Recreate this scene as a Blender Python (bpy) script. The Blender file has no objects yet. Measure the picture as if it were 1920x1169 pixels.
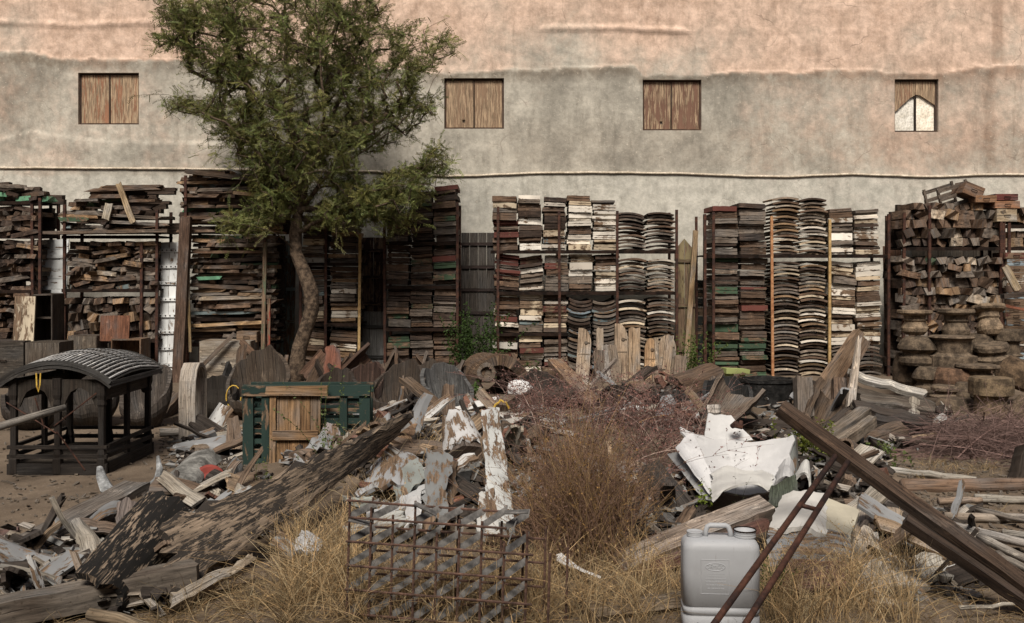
import bpy, bmesh, math, random
from mathutils import Vector, Matrix, noise, Euler
S = bpy.context.scene
COL = S.collection
R = random.Random(7)
# ---------------------------------------------------------------- camera, sky, sun, exposure
F, HZ, CAMZ = 1800.0, 514.0, 1.7          # focal length in photo pixels, horizon row, eye height
cd = bpy.data.cameras.new('camera'); cam = bpy.data.objects.new('camera', cd); COL.objects.link(cam)
cam.location = (0, 0, CAMZ); cam.rotation_euler = (math.radians(90), 0, 0)
cd.sensor_width = 36; cd.lens = 36 * F / 1920; cd.shift_y = -(584.5 - HZ) / 1920; cd.clip_end = 2000
S.camera = cam
SUN_EL, SUN_ROT = math.radians(50), math.radians(188)
wd = bpy.data.worlds.new('World'); S.world = wd; wd.use_nodes = True
wn = wd.node_tree.nodes; bg = wn['Background']
sky = wn.new('ShaderNodeTexSky'); sky.sky_type = 'NISHITA'; sky.sun_disc = False
sky.sun_elevation = SUN_EL; sky.sun_rotation = SUN_ROT; sky.dust_density = 7.0; sky.air_density = 1.0
wd.node_tree.links.new(sky.outputs[0], bg.inputs[0]); bg.inputs[1].default_value = 0.05
sd = bpy.data.lights.new('sun', 'SUN'); sun = bpy.data.objects.new('sun', sd); COL.objects.link(sun)
sd.energy = 4.2; sd.angle = math.radians(20); sd.color = (1.0, 0.93, 0.84)
sdir = Vector((math.sin(SUN_ROT) * math.cos(SUN_EL), math.cos(SUN_ROT) * math.cos(SUN_EL), math.sin(SUN_EL)))
sun.rotation_euler = (-sdir).to_track_quat('-Z', 'Y').to_euler(); sun.location = sdir * 30
S.render.engine = 'CYCLES'
S.view_settings.view_transform = 'Standard'; S.view_settings.look = 'None'
S.view_settings.exposure = 0.14; S.view_settings.gamma = 1.0; S.view_settings.use_curve_mapping = False

# ---------------------------------------------------------------- helpers
def W(px, py, Y): return Vector(((px - 960) * Y / F, Y, CAMZ - (py - HZ) * Y / F))
def G(px, py, z=0.0): return W(px, py, (CAMZ - z) * F / (py - HZ))
def lerp(a, b, t): return a + (b - a) * t
def ss(a, b, x):
    t = max(0.0, min(1.0, (x - a) / (b - a))); return t * t * (3 - 2 * t)
def pl(x, pts):
    if x <= pts[0][0]: return pts[0][1]
    for (a, b), (c, d) in zip(pts, pts[1:]):
        if x <= c: return b + (d - b) * (x - a) / (c - a)
    return pts[-1][1]
def vary(c, a, b, r=None):
    f = (r or R).uniform(a, b); return tuple(x * f for x in c[:3]) + tuple(c[3:])
def nz(x, y=0., z=0.): return noise.noise(Vector((x, y, z)))
def fbm(x, y, z=0., o=4):
    s = 0; a = 1
    for i in range(o): s += a * nz(x, y, z + 7.3 * i); x *= 2.03; y *= 2.03; a *= .5
    return s
def tag(o, label=None, cat=None, group=None, kind=None):
    if label: o['label'] = label
    if cat: o['category'] = cat
    if group: o['group'] = group
    if kind: o['kind'] = kind
    return o
def thing(name, label, cat, loc=(0, 0, 0), rotz=0., group=None):
    o = bpy.data.objects.new(name, None); COL.objects.link(o); o.empty_display_size = .1
    o.location = loc; o.rotation_euler = (0, 0, rotz)
    return tag(o, label, cat, group)
class MB:
    def __init__(s): s.v = []; s.f = []; s.uv = []
    def face(s, idx, uv): s.f.append(tuple(idx)); s.uv.append(uv)
    def sheet(s, g, th, keep=None, up=None):
        nu, nv = len(g), len(g[0]); b = len(s.v); top = []; bot = []
        us = [0.]; vs = [0.]
        for i in range(1, nu): us.append(us[-1] + (g[i][nv // 2] - g[i - 1][nv // 2]).length)
        for j in range(1, nv): vs.append(vs[-1] + (g[nu // 2][j] - g[nu // 2][j - 1]).length)
        for i in range(nu):
            for j in range(nv):
                du = g[min(i + 1, nu - 1)][j] - g[max(i - 1, 0)][j]
                dv = g[i][min(j + 1, nv - 1)] - g[i][max(j - 1, 0)]
                n = du.cross(dv)
                n = n.normalized() if n.length > 1e-9 else Vector((0, 0, 1))
                t = th(i / (nu - 1), j / (nv - 1)) if callable(th) else th
                s.v.append(g[i][j] + n * t * .5); s.v.append(g[i][j] - n * t * .5)
        T = lambda i, j: b + 2 * (i * nv + j)
        K = {(i, j) for i in range(nu - 1) for j in range(nv - 1) if keep is None or keep(i, j)}
        th0 = th if not callable(th) else .03
        for (i, j) in K:
            q = [(i, j), (i + 1, j), (i + 1, j + 1), (i, j + 1)]
            uv = [(us[a], vs[c]) for a, c in q]
            s.face([T(*x) for x in q], uv)
            s.face([T(*x) + 1 for x in reversed(q)], [(u + .37, w + .53) for u, w in reversed(uv)])
            for (na, e0, e1, k) in (((i, j - 1), q[0], q[1], 0), ((i + 1, j), q[1], q[2], 1), ((i, j + 1), q[2], q[3], 0), ((i - 1, j), q[3], q[0], 1)):
                if na in K: continue
                u0, v0 = us[e0[0]], vs[e0[1]]; u1, v1 = us[e1[0]], vs[e1[1]]
                if k == 0: uv4 = [(u1, v1), (u0, v0), (u0, v0 + th0), (u1, v1 + th0)]
                else: uv4 = [(u1 * .3, v1), (u0 * .3, v0), (u0 * .3 + th0, v0), (u1 * .3 + th0, v1)]
                s.face([T(*e1), T(*e0), T(*e0) + 1, T(*e1) + 1], uv4)
        return s
    def box(s, c, size, rot=None, jit=0., rnd=R):
        c = Vector(c); hx, hy, hz = [x * .5 for x in size]; b = len(s.v); ax = max(range(3), key=lambda k: size[k])
        P = []
        for sx in (-1, 1):
            for sy in (-1, 1):
                for sz in (-1, 1):
                    p = Vector((sx * hx, sy * hy, sz * hz))
                    if jit: p += Vector((rnd.uniform(-jit, jit), rnd.uniform(-jit, jit), rnd.uniform(-jit, jit)))
                    P.append(p)
        for p in P: s.v.append(c + (rot @ p if rot else p))
        for q, k in (((0, 1, 3, 2), 0), ((4, 6, 7, 5), 0), ((0, 4, 5, 1), 1), ((2, 3, 7, 6), 1), ((0, 2, 6, 4), 2), ((1, 5, 7, 3), 2)):
            uv = []
            for i in q:
                o = [P[i][m] for m in range(3) if m != ax]
                if k == ax: uv.append((o[0] * .3 + q[0] * .2, o[1] + k))
                else:
                    w = [m for m in range(3) if m != ax and m != k][0]
                    uv.append((P[i][ax], P[i][w] + q[0] * .31))
            s.face([b + i for i in q], uv)
        return s
    def tube(s, pts, rad, n=6, jit=0., rnd=R, flat=1.0):
        m = len(pts); b = len(s.v); pts = [Vector(p) for p in pts]; u = 0; ref = None; U = []
        for i in range(m):
            d = (pts[min(i + 1, m - 1)] - pts[max(i - 1, 0)]).normalized()
            if ref is None: ref = d.orthogonal().normalized()
            ref = (ref - d * ref.dot(d)).normalized(); e = d.cross(ref)
            r = rad[i] if isinstance(rad, (list, tuple)) else rad
            if i: u += (pts[i] - pts[i - 1]).length
            U.append(u)
            for k in range(n):
                a = 2 * math.pi * k / n; rr = r * (1 + (rnd.uniform(-jit, jit) if jit else 0))
                s.v.append(pts[i] + ref * math.cos(a) * rr + e * math.sin(a) * rr * flat)
        r0 = rad[0] if isinstance(rad, (list, tuple)) else rad
        for i in range(m - 1):
            for k in range(n):
                k2 = (k + 1) % n; c = 2 * math.pi * r0 / n
                s.face([b + i * n + k, b + i * n + k2, b + (i + 1) * n + k2, b + (i + 1) * n + k],
                       [(U[i], k * c), (U[i], (k + 1) * c), (U[i + 1], (k + 1) * c), (U[i + 1], k * c)])
        ring = [(math.cos(2 * math.pi * k / n) * r0 * .3, math.sin(2 * math.pi * k / n) * r0) for k in range(n)]
        s.face([b + k for k in reversed(range(n))], list(reversed(ring)))
        s.face([b + (m - 1) * n + k for k in range(n)], ring)
        return s
    def lathe(s, prof, n=14, M=None, jit=0., rnd=R, sq=0.):
        b = len(s.v); m = len(prof)
        for (r, z) in prof:
            for k in range(n):
                a = 2 * math.pi * k / n; rr = r * (1 + (rnd.uniform(-jit, jit) if jit else 0))
                if sq: rr *= 1 + sq * (1 / max(abs(math.cos(a)), abs(math.sin(a))) - 1)
                p = Vector((rr * math.cos(a), rr * math.sin(a), z)); s.v.append(M @ p if M else p)
        for i in range(m - 1):
            for k in range(n):
                k2 = (k + 1) % n
                s.face([b + i * n + k, b + i * n + k2, b + (i + 1) * n + k2, b + (i + 1) * n + k],
                       [(prof[i][1], k * .06), (prof[i][1], (k + 1) * .06), (prof[i + 1][1], (k + 1) * .06), (prof[i + 1][1], k * .06)])
        def ring(r): return [(.3 * r * math.cos(2 * math.pi * k / n), r * math.sin(2 * math.pi * k / n)) for k in range(n)]
        s.face([b + k for k in reversed(range(n))], list(reversed(ring(prof[0][0]))))
        s.face([b + (m - 1) * n + k for k in range(n)], ring(prof[-1][0]))
        return s
    def prism(s, poly, th, M=None, grain=1):
        b = len(s.v); n = len(poly)
        for y in (-th / 2, th / 2):
            for (x, z) in poly:
                p = Vector((x, y, z)); s.v.append(M @ p if M else p)
        uv = [(p[grain], p[1 - grain]) for p in poly]
        s.face(list(range(b, b + n)), uv); s.face(list(reversed(range(b + n, b + 2 * n))), list(reversed(uv)))
        for k in range(n):
            k2 = (k + 1) % n
            s.face([b + k2, b + k, b + n + k, b + n + k2], [(uv[k2][0], uv[k2][1]), (uv[k][0], uv[k][1]), (uv[k][0], uv[k][1] + th), (uv[k2][0], uv[k2][1] + th)])
        return s
    def mesh(s, name, mat, smooth=False, origin=None):
        if origin is None:
            xs = [v.x for v in s.v]; ys = [v.y for v in s.v]; zs = [v.z for v in s.v]
            origin = Vector(((min(xs) + max(xs)) / 2, (min(ys) + max(ys)) / 2, min(zs)))
        me = bpy.data.meshes.new(name); me.from_pydata([v - origin for v in s.v], [], s.f)
        ul = me.uv_layers.new(name='UVMap'); flat = [c for f in s.uv for p in f for c in p]
        ul.data.foreach_set('uv', flat)
        if smooth: me.polygons.foreach_set('use_smooth', [True] * len(me.polygons))
        me.materials.append(mat); me.update()
        return me, origin
    def build(s, name, mat, parent=None, color=None, smooth=False):
        me, o0 = s.mesh(name, mat, smooth); o = bpy.data.objects.new(name, me); COL.objects.link(o); o.location = o0
        if parent: o.parent = parent
        if color: o.color = color if len(color) == 4 else (*color, .5)
        return o
def inst(name, me, loc, rot=(0, 0, 0), scale=(1, 1, 1), color=None, parent=None):
    o = bpy.data.objects.new(name, me); COL.objects.link(o); o.location = loc; o.rotation_euler = rot; o.scale = scale
    if color: o.color = color if len(color) == 4 else (*color, .5)
    if parent: o.parent = parent
    return o
def grid4(c, nu, nv, bulge=0., rag=0., rough=0., seed=0, arc=0., twist=0.):
    """solid patch between four corners c00,c10,c11,c01 (u along c00>c10); bulge = middle pushed out, arc = bent across v"""
    a, b_, c_, d = [Vector(x) for x in c]; n = (b_ - a).cross(d - a).normalized(); g = []
    eu = (b_ - a).normalized(); ev = (d - a).normalized()
    for i in range(nu + 1):
        row = []
        for j in range(nv + 1):
            u = i / nu; v = j / nv
            p = lerp(lerp(a, b_, u), lerp(d, c_, u), v)
            p = p + n * (bulge * 4 * u * (1 - u) + arc * 4 * v * (1 - v))
            q = p * 6 + Vector((seed * 3.1, seed * 1.7, 0))
            if rough: p = p + n * rough * noise.noise(q)
            if rag:
                if i in (0, nu): p = p + eu * rag * (noise.noise(q * 2.3 + Vector((9, 1, 4))) * 1.6 + noise.noise(q * 7)) * (1 if i else 1)
                if j in (0, nv): p = p + ev * rag * .45 * (noise.noise(q * 2.1 + Vector((2, 8, 4))) * 1.4 + noise.noise(q * 6))
            row.append(p)
        g.append(row)
    return g

# ---------------------------------------------------------------- materials
class NT:
    def __init__(s, name):
        s.m = bpy.data.materials.new(name); s.m.use_nodes = True; s.t = s.m.node_tree; s.b = s.t.nodes['Principled BSDF']
        s.b.inputs['Specular IOR Level'].default_value = .25
    def n(s, ty, **k):
        x = s.t.nodes.new('ShaderNode' + ty)
        for a, v in k.items(): setattr(x, a, v)
        return x
    def l(s, a, b): s.t.links.new(a, b)
    def val(s, x, inp):
        if hasattr(x, 'is_linked') or hasattr(x, 'links'): s.l(x, inp)
        else: inp.default_value = x
    def noise(s, vec, scale, detail=4, rough=.55, dist=0.):
        x = s.n('TexNoise'); s.l(vec, x.inputs['Vector']); x.inputs['Scale'].default_value = scale
        x.inputs['Detail'].default_value = detail; x.inputs['Roughness'].default_value = rough; x.inputs['Distortion'].default_value = dist
        return x.outputs[0]
    def mapping(s, vec, sc):
        x = s.n('Mapping'); s.l(vec, x.inputs[0]); x.inputs['Scale'].default_value = sc; return x.outputs[0]
    def math(s, op, a, b=0., c=0.):
        x = s.n('Math', operation=op)
        for i, v in enumerate((a, b, c)): s.val(v, x.inputs[i])
        return x.outputs[0]
    def ramp(s, fac, a, b, lo=0., hi=1.):
        x = s.n('MapRange', interpolation_type='SMOOTHSTEP'); s.val(fac, x.inputs[0])
        for i, v in enumerate((a, b, lo, hi)): s.val(v, x.inputs[i + 1])
        return x.outputs[0]
    def mix(s, f, a, b, mode='MIX'):
        x = s.n('Mix', data_type='RGBA', blend_type=mode); s.val(f, x.inputs[0])
        for v, i in ((a, 6), (b, 7)):
            if isinstance(v, tuple): x.inputs[i].default_value = (*v[:3], 1)
            else: s.l(v, x.inputs[i])
        return x.outputs[2]
    def grey(s, v):
        x = s.n('CombineColor')
        for i in range(3): s.val(v, x.inputs[i])
        return x.outputs[0]
    def bump(s, h, st=.4, d=.01):
        x = s.n('Bump'); x.inputs['Strength'].default_value = st; x.inputs['Distance'].default_value = d
        s.l(h, x.inputs['Height']); s.l(x.outputs[0], s.b.inputs['Normal'])
    def out(s, col, rough=.85):
        if isinstance(col, tuple): s.b.inputs['Base Color'].default_value = (*col, 1)
        else: s.l(col, s.b.inputs['Base Color'])
        s.val(rough, s.b.inputs['Roughness']); return s.m
    def uvr(s):
        tc = s.n('TexCoord'); oi = s.n('ObjectInfo'); c = s.n('CombineXYZ')
        for i, k in enumerate((31., 57., 11.)): s.l(s.math('MULTIPLY', oi.outputs['Random'], k), c.inputs[i])
        a = s.n('VectorMath', operation='ADD'); s.l(tc.outputs['UV'], a.inputs[0]); s.l(c.outputs[0], a.inputs[1])
        return a.outputs[0], oi
def wood_raw(name):
    t = NT(name); v, oi = t.uvr()
    g = t.noise(t.mapping(v, (4, 110, 1)), 1, 6, .68, .3); bl = t.noise(t.mapping(v, (2.2, 5, 1)), 1, 3)
    cr = t.noise(t.mapping(v, (1.6, 85, 1)), 1, 4, .55, .6)
    c = t.mix(1., oi.outputs['Color'], t.grey(t.ramp(g, .28, .72, .26, 1.2)), 'MULTIPLY')
    lum = t.n('RGBToBW'); t.l(c, lum.inputs[0])
    c = t.mix(t.ramp(bl, .45, .75, 0, .6), c, t.grey(t.math('MULTIPLY', lum.outputs[0], 1.05)))
    c = t.mix(t.ramp(bl, .5, .28, 0, .6), c, t.mix(1., c, (.45, .36, .30), 'MULTIPLY'))
    tc = t.n('TexCoord'); sp_n = t.noise(tc.outputs['Object'], 38, 4, .7); c = t.mix(t.ramp(sp_n, .56, .70, 0, .7), c, t.mix(1., c, (.35, .30, .26), 'MULTIPLY'))
    res = t.noise(t.mapping(v, (7, 16, 1)), 1, 5, .7); has = t.math('GREATER_THAN', t.math('FRACT', t.math('MULTIPLY', oi.outputs['Random'], 7.31)), .62)
    c = t.mix(t.math('MULTIPLY', has, t.ramp(res, .58, .63, 0, .75)), c, t.mix(1., c, (2.0, 2.0, 1.95), 'MULTIPLY'))
    crk = t.ramp(cr, .60, .68, 0, .85); c = t.mix(crk, c, (.012, .009, .007))
    t.bump(t.math('SUBTRACT', t.math('MULTIPLY', g, .6), crk), .55, .012)
    return t.out(c, .88)
def wood_paint(name, bare=(.17, .115, .075), k=1., ax=1.):
    t = NT(name); v, oi = t.uvr()
    g = t.noise(t.mapping(v, (4, 60, 1)), 1, 5, .65, .3)
    m1 = t.noise(t.mapping(v, (5 * k * ax, 22 * k, 1)), 1, 5, .7); m2 = t.noise(t.mapping(v, (2 * k * ax, 3.5 * k, 1)), 1, 2)
    raw = t.mix(1., bare, t.grey(t.ramp(g, .28, .72, .28, 1.25)), 'MULTIPLY')
    pt = t.mix(1., oi.outputs['Color'], t.grey(t.ramp(m2, .3, .8, .72, 1.12)), 'MULTIPLY')
    msk = t.math('ADD', t.math('MULTIPLY', m1, .65), t.math('MULTIPLY', m2, .35))
    thr = t.math('MULTIPLY_ADD', oi.outputs['Alpha'], .30, .36)
    w = t.ramp(msk, t.math('SUBTRACT', thr, .02), t.math('ADD', thr, .02), 0, 1)
    c = t.mix(w, raw, pt)
    t.bump(t.math('ADD', t.math('MULTIPLY', w, .8), t.math('MULTIPLY', g, .4)), .5, .006)
    return t.out(c, .8)
def obj_noise(name, c1, c2, scale, rough=.8, bump=.3, bd=.01, lo=.35, hi=.65, use='Object', det=5, tint=False):
    t = NT(name); tc = t.n('TexCoord'); oi = t.n('ObjectInfo')
    n1 = t.noise(tc.outputs[use], scale, det, .62); n2 = t.noise(tc.outputs[use], scale * 5.3, 3)
    c = t.mix(t.ramp(n1, lo, hi), c1, c2)
    c = t.mix(1., c, t.grey(t.ramp(n2, .3, .7, .75, 1.2)), 'MULTIPLY')
    if tint: c = t.mix(1., c, oi.outputs['Color'], 'MULTIPLY')
    if bump: t.bump(t.math('ADD', n1, t.math('MULTIPLY', n2, .5)), bump, bd)
    return t.out(c, rough)
def tinted(name, c, rough, var=.35, trans=False):
    """thin plant matter: colour varied by a per-face attribute 'tint'"""
    t = NT(name); a = t.n('Attribute', attribute_name='tint')
    col = t.mix(1., c, a.outputs['Color'], 'MULTIPLY')
    m = t.out(col, rough)
    if trans:
        tr = t.n('BsdfTranslucent'); t.l(col, tr.inputs[0]); mx = t.n('MixShader'); mx.inputs[0].default_value = .3
        t.l(t.b.outputs[0], mx.inputs[1]); t.l(tr.outputs[0], mx.inputs[2]); t.l(mx.outputs[0], t.t.nodes['Material Output'].inputs[0])
    return m
M_RAW = wood_raw('weathered_wood'); M_PAINT = wood_paint('peeling_painted_wood')
M_CHAR = wood_paint('charred_wood', (.22, .168, .122), 3.4, .75)
M_RUST = obj_noise('rusty_steel', (.022, .012, .010), (.075, .032, .020), 9, .75, .3, .004)
M_DARK = obj_noise('dark_iron', (.010, .008, .007), (.028, .018, .014), 7, .95, .3, .004); M_DARK.node_tree.nodes['Principled BSDF'].inputs['Specular IOR Level'].default_value = .05
M_BARK = obj_noise('tree_bark', (.04, .028, .02), (.15, .108, .074), 14, .95, 1., .035)
M_SHELL = obj_noise('hollow_log_wood', (.035, .026, .019), (.15, .115, .085), 4.5, .9, .8, .03, tint=True)
M_CARVE = obj_noise('old_carved_wood', (.055, .045, .036), (.165, .135, .105), 11, .92, .8, .012, tint=True)
t = NT('white_sheet'); tc = t.n('TexCoord'); oi = t.n('ObjectInfo'); n1 = t.noise(tc.outputs['Object'], 4, 6, .6); n2 = t.noise(tc.outputs['Object'], 26, 5, .7)
c = t.mix(t.ramp(n1, .35, .65), (.50, .50, .50), (.62, .62, .615)); c = t.mix(t.ramp(t.noise(tc.outputs['Object'], 2.2, 5, .65), .5, .75, 0, .5), c, (.33, .325, .31)); c = t.mix(t.ramp(n2, .62, .72, 0, .5), c, (.40, .37, .33)); t.bump(n2, .12, .004)
M_WHITE = t.out(t.mix(1., c, oi.outputs['Color'], 'MULTIPLY'), .6)
M_GREY = obj_noise('grey_flaking_board', (.10, .10, .098), (.33, .335, .33), 9, .8, .6, .010, tint=True, det=8)
t = NT('grey_plastic'); tc = t.n('TexCoord'); c = t.mix(t.ramp(t.noise(tc.outputs['Object'], 6, 5), .45, .75, 0, .45), (.35, .362, .38), (.27, .275, .285)); c = t.mix(t.ramp(t.noise(t.mapping(tc.outputs['Object'], (60, 60, 9)), 1, 5, .7), .60, .70, 0, .35), c, (.15, .135, .115)); c = t.mix(t.ramp(t.noise(tc.outputs['Object'], 70, 3), .66, .74, 0, .5), c, (.42, .42, .42)); t.bump(t.noise(tc.outputs['Object'], 120, 3), .08, .001); M_PLAST = t.out(c, .5)
M_TAR = obj_noise('black_tar', (.006, .006, .006), (.025, .024, .023), 8, .55, .6, .02)
M_ROPE = obj_noise('yellow_rope', (.42, .26, .04), (.55, .38, .08), 30, .8, .3, .004)
M_LEAF = tinted('leaf_green', (.088, .106, .038), .6, trans=True)
M_STRAW = tinted('dry_straw', (.34, .25, .14), .8, trans=True)
M_TWIG = tinted('dry_twigs', (.115, .085, .075), .85)
M_WEED = tinted('weed_green', (.10, .13, .045), .7, trans=True)
# ---------------------------------------------------------------- ground
MOUNDS = [(-1.2, 7.6, 1.5, 1.0, .26), (.35, 8.6, 1.6, 1.3, .30), (1.6, 8.0, 1.4, 1.1, .20), (-3.0, 6.6, 1.3, .7, .10), (1.9, 11.5, 2.2, 1.2, .22), (-1.3, 12.2, 2.2, .9, .18), (4.6, 11.2, 1.1, .8, .12)]
def H(x, y):
    h = 0
    for (mx, my, rx, ry, a) in MOUNDS:
        d = ((x - mx) / rx) ** 2 + ((y - my) / ry) ** 2
        if d < 4: h += a * math.exp(-d * 1.4)
    return h + .012 * fbm(x * 1.3, y * 1.3, 2., 3)
def axis(a, b, step, far):
    xs = []; x = a
    while x < b: xs.append(x); x += step
    lo = []; s = step; x = a
    while x > -far: s *= 1.35; x -= s; lo.append(x)
    hi = []; s = step; x = b
    while x < far: hi.append(x); s *= 1.35; x += s
    return lo[::-1] + xs + hi
gx = axis(-6.5, 6.5, .075, 420); gy = axis(3.2, 15., .075, 420)
mb = MB()
for y in gy:
    for x in gx:
        mb.v.append(Vector((x, y, H(x, y) + (.010 * fbm(x * 6, y * 6, 5., 3) if 3 < y < 16 and abs(x) < 9 else 0))))
nx = len(gx)
for j in range(len(gy) - 1):
    for i in range(nx - 1):
        q = (j * nx + i, j * nx + i + 1, (j + 1) * nx + i + 1, (j + 1) * nx + i)
        mb.face(q, [(mb.v[k].x, mb.v[k].y) for k in q])
t = NT('dirt'); tc = t.n('TexCoord')
a = t.noise(tc.outputs['Object'], .7, 4); b = t.noise(tc.outputs['Object'], 5, 6, .65); c3 = t.noise(tc.outputs['Object'], 45, 3, .6)
col = t.mix(t.ramp(a, .35, .65), (.095, .071, .050), (.158, .121, .087)); col = t.mix(t.ramp(b, .4, .7, 0, .7), col, (.085, .062, .043))
col = t.mix(t.ramp(c3, .62, .72, 0, .7), col, (.27, .22, .17))
t.bump(t.math('ADD', b, t.math('MULTIPLY', c3, .5)), .7, .03)
M_DIRT = t.out(col, .95)
me, o0 = mb.mesh('ground', M_DIRT, True, Vector((0, 0, 0)))
ground = bpy.data.objects.new('ground', me); COL.objects.link(ground); ground['kind'] = 'structure'

# unseen building added behind the viewer to keep the front of the yard in shade
shade_block = thing('building', 'plain plastered light blocker added unseen behind the viewer', 'building', (0, -4.2, 0))
MB().box((0, 0, 3.6), (46, 2.4, 7.2)).build('wall', obj_noise('shade_block_plaster', (.28, .23, .18), (.38, .32, .26), 1.2, .9, .3, .02), shade_block)
MB().box((0, 0, 7.28), (46.3, 2.7, .15)).build('roof', obj_noise('shade_block_roof', (.25, .2, .16), (.3, .25, .2), 2, .9, .2, .02), shade_block)
for k_ in range(9): MB().box((-18 + k_ * 4.5, 1.205, 4.6), (1.1, .05, 1.0)).build('window', M_RAW, shade_block, (.15, .10, .07))

# ---------------------------------------------------------------- building wall with shuttered windows
YW = 17.6; PS = YW / F
WIN = [(147, 137, 261, 234), (833, 147, 945, 242), (1205, 150, 1315, 245), (1677, 149, 1759, 248)]
def wx(px): return (px - 960) * PS
def wz(py): return CAMZ - (py - HZ) * PS
L1 = [(-400, 95), (0, 96), (60, 98), (100, 108), (150, 110), (330, 112), (700, 125), (835, 140), (900, 135), (960, 128), (1010, 132), (1060, 126), (1190, 125), (1205, 140), (1320, 143), (1335, 138), (1420, 134), (1480, 137), (1560, 130), (1640, 131), (1660, 138), (1690, 138), (1780, 136), (1830, 125), (1920, 121), (2300, 120)]
L2 = [(-400, 262), (0, 262), (60, 245), (100, 255), (200, 266), (330, 268), (480, 270), (700, 262), (2300, 262)]
L0 = [(-400, 36), (0, 37), (150, 44), (260, 38), (330, 42), (700, 48), (1010, 50), (1150, 48), (1290, 55), (1300, 54), (2300, 52)]
def wall_off(px, py):
    x = px * .01; y = py * .01
    d = .018 * fbm(x * .55, y * .55, 1., 3) + .007 * fbm(x * 3, y * 3, 4., 3)
    l1 = pl(px, L1) + 4.0 * nz(x * 3.1, 3.) + 3.0 * nz(x * 9, 7.) + 1.5 * nz(x * 26, 5.)
    d += .034 * ss(l1 - 1, l1 + 2, py) * (1 - .75 * ss(l1 + 6, l1 + 60, py))
    l0 = pl(px, L0) + 2.5 * nz(x * 4, 11.)
    amp = .026 * ss(1000, 1030, px) * (1 - ss(1285, 1300, px)) + .018 * (1 - ss(300, 360, px)) + .002
    d += amp * 1.3 * ss(l0 - 2, l0 + 1, py) * (1 - ss(l0 + 6, l0 + 13, py))
    l2 = pl(px, L2) + 4 * nz(x * 3, 21.)
    d += .022 * (1 - ss(380, 520, px)) * ss(l2 - 3, l2 + 2, py) * (1 - ss(l2 + 8, l2 + 40, py))
    d -= .012 * ss(1858, 1862, px) * (1 - ss(1878, 1884, px)) * (1 - ss(120, 125, py))
    for (a0, b0, a1, b1) in WIN:
        e = max(a0 - px, px - a1, b0 - py, py - b1, 0)
        d = lerp(.012, d, ss(2, 26, e))
    return d
def axis_px(a, b, step, cuts):
    cuts = sorted([a, b] + cuts); out = []
    for p, q in zip(cuts, cuts[1:]):
        n = max(1, round((q - p) / step)); out += [p + (q - p) * k / n for k in range(n)]
    return out + [b]
pxs = axis_px(-520, 2440, 5.2, [w[0] for w in WIN] + [w[2] for w in WIN])
pys = axis_px(-360, 705, 3.8, [w[1] for w in WIN] + [w[3] for w in WIN])
mb = MB(); att = []
for py in pys:
    for px in pxs:
        mb.v.append(Vector((wx(px), YW - wall_off(px, py), wz(py))))
        l1 = pl(px, L1) + 4.0 * nz(px * .031, 3.) + 3.0 * nz(px * .09, 7.) + 1.5 * nz(px * .26, 5.)
        up = 1 - ss(l1 - 4, l1 + 8, py)
        xx = px * .01; yy = py * .01
        pinkL = (1 - ss(250, 620, px)) * .30; pinkR = ss(1150, 1750, px) * .55
        mid = max(pinkL, pinkR) * (1 - .5 * ss(230, 420, py))
        pink = min(1, lerp(mid + .22 * fbm(xx * .8, yy * .8, 9.), .82 + .35 * fbm(xx * .7, yy * .7, 2.) - .38 * ss(780, 900, px) * (1 - ss(1250, 1420, px)) * ss(20, 120, py), up))
        low = ss(326, 334, py + 4 * nz(xx * 2, 1.))
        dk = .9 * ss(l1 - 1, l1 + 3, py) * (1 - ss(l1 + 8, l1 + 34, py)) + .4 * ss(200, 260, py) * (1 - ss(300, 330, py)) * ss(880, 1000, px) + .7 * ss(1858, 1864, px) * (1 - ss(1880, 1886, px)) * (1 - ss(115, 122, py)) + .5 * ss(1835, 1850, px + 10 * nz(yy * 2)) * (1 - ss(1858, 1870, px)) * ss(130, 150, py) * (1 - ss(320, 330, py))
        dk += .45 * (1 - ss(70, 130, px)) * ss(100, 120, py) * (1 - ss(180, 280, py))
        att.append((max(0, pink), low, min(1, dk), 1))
nx = len(pxs)
hole = lambda i, j: any(pxs[i] >= a0 - .01 and pxs[i + 1] <= a1 + .01 and pys[j] >= b0 - .01 and pys[j + 1] <= b1 + .01 for a0, b0, a1, b1 in WIN)
for j in range(len(pys) - 1):
    for i in range(nx - 1):
        if hole(i, j): continue
        q = (j * nx + i, (j + 1) * nx + i, (j + 1) * nx + i + 1, j * nx + i + 1)
        mb.face(q, [(mb.v[k].x, mb.v[k].z) for k in q])
nfront = len(mb.v)
def quad(a, b, c, d):
    k = len(mb.v); mb.v.extend(Vector(x) for x in (a, b, c, d)); mb.face((k, k + 1, k + 2, k + 3), [(0, 0), (1, 0), (1, 1), (0, 1)])
YB = YW + .42
for (a0, b0, a1, b1) in WIN:
    x0, x1, z0, z1 = wx(a0), wx(a1), wz(b1), wz(b0); y0 = YW - .012
    quad((x0, y0, z0), (x1, y0, z0), (x1, YB, z0), (x0, YB, z0)); quad((x0, y0, z1), (x0, YB, z1), (x1, YB, z1), (x1, y0, z1))
    quad((x0, y0, z0), (x0, YB, z0), (x0, YB, z1), (x0, y0, z1)); quad((x1, y0, z0), (x1, y0, z1), (x1, YB, z1), (x1, YB, z0))
xa, xb, zt = wx(pxs[0]), wx(pxs[-1]), wz(pys[0]); zb = wz(pys[-1])
cuts = sorted({xa, xb} | {wx(w[0]) for w in WIN} | {wx(w[2]) for w in WIN})
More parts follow.
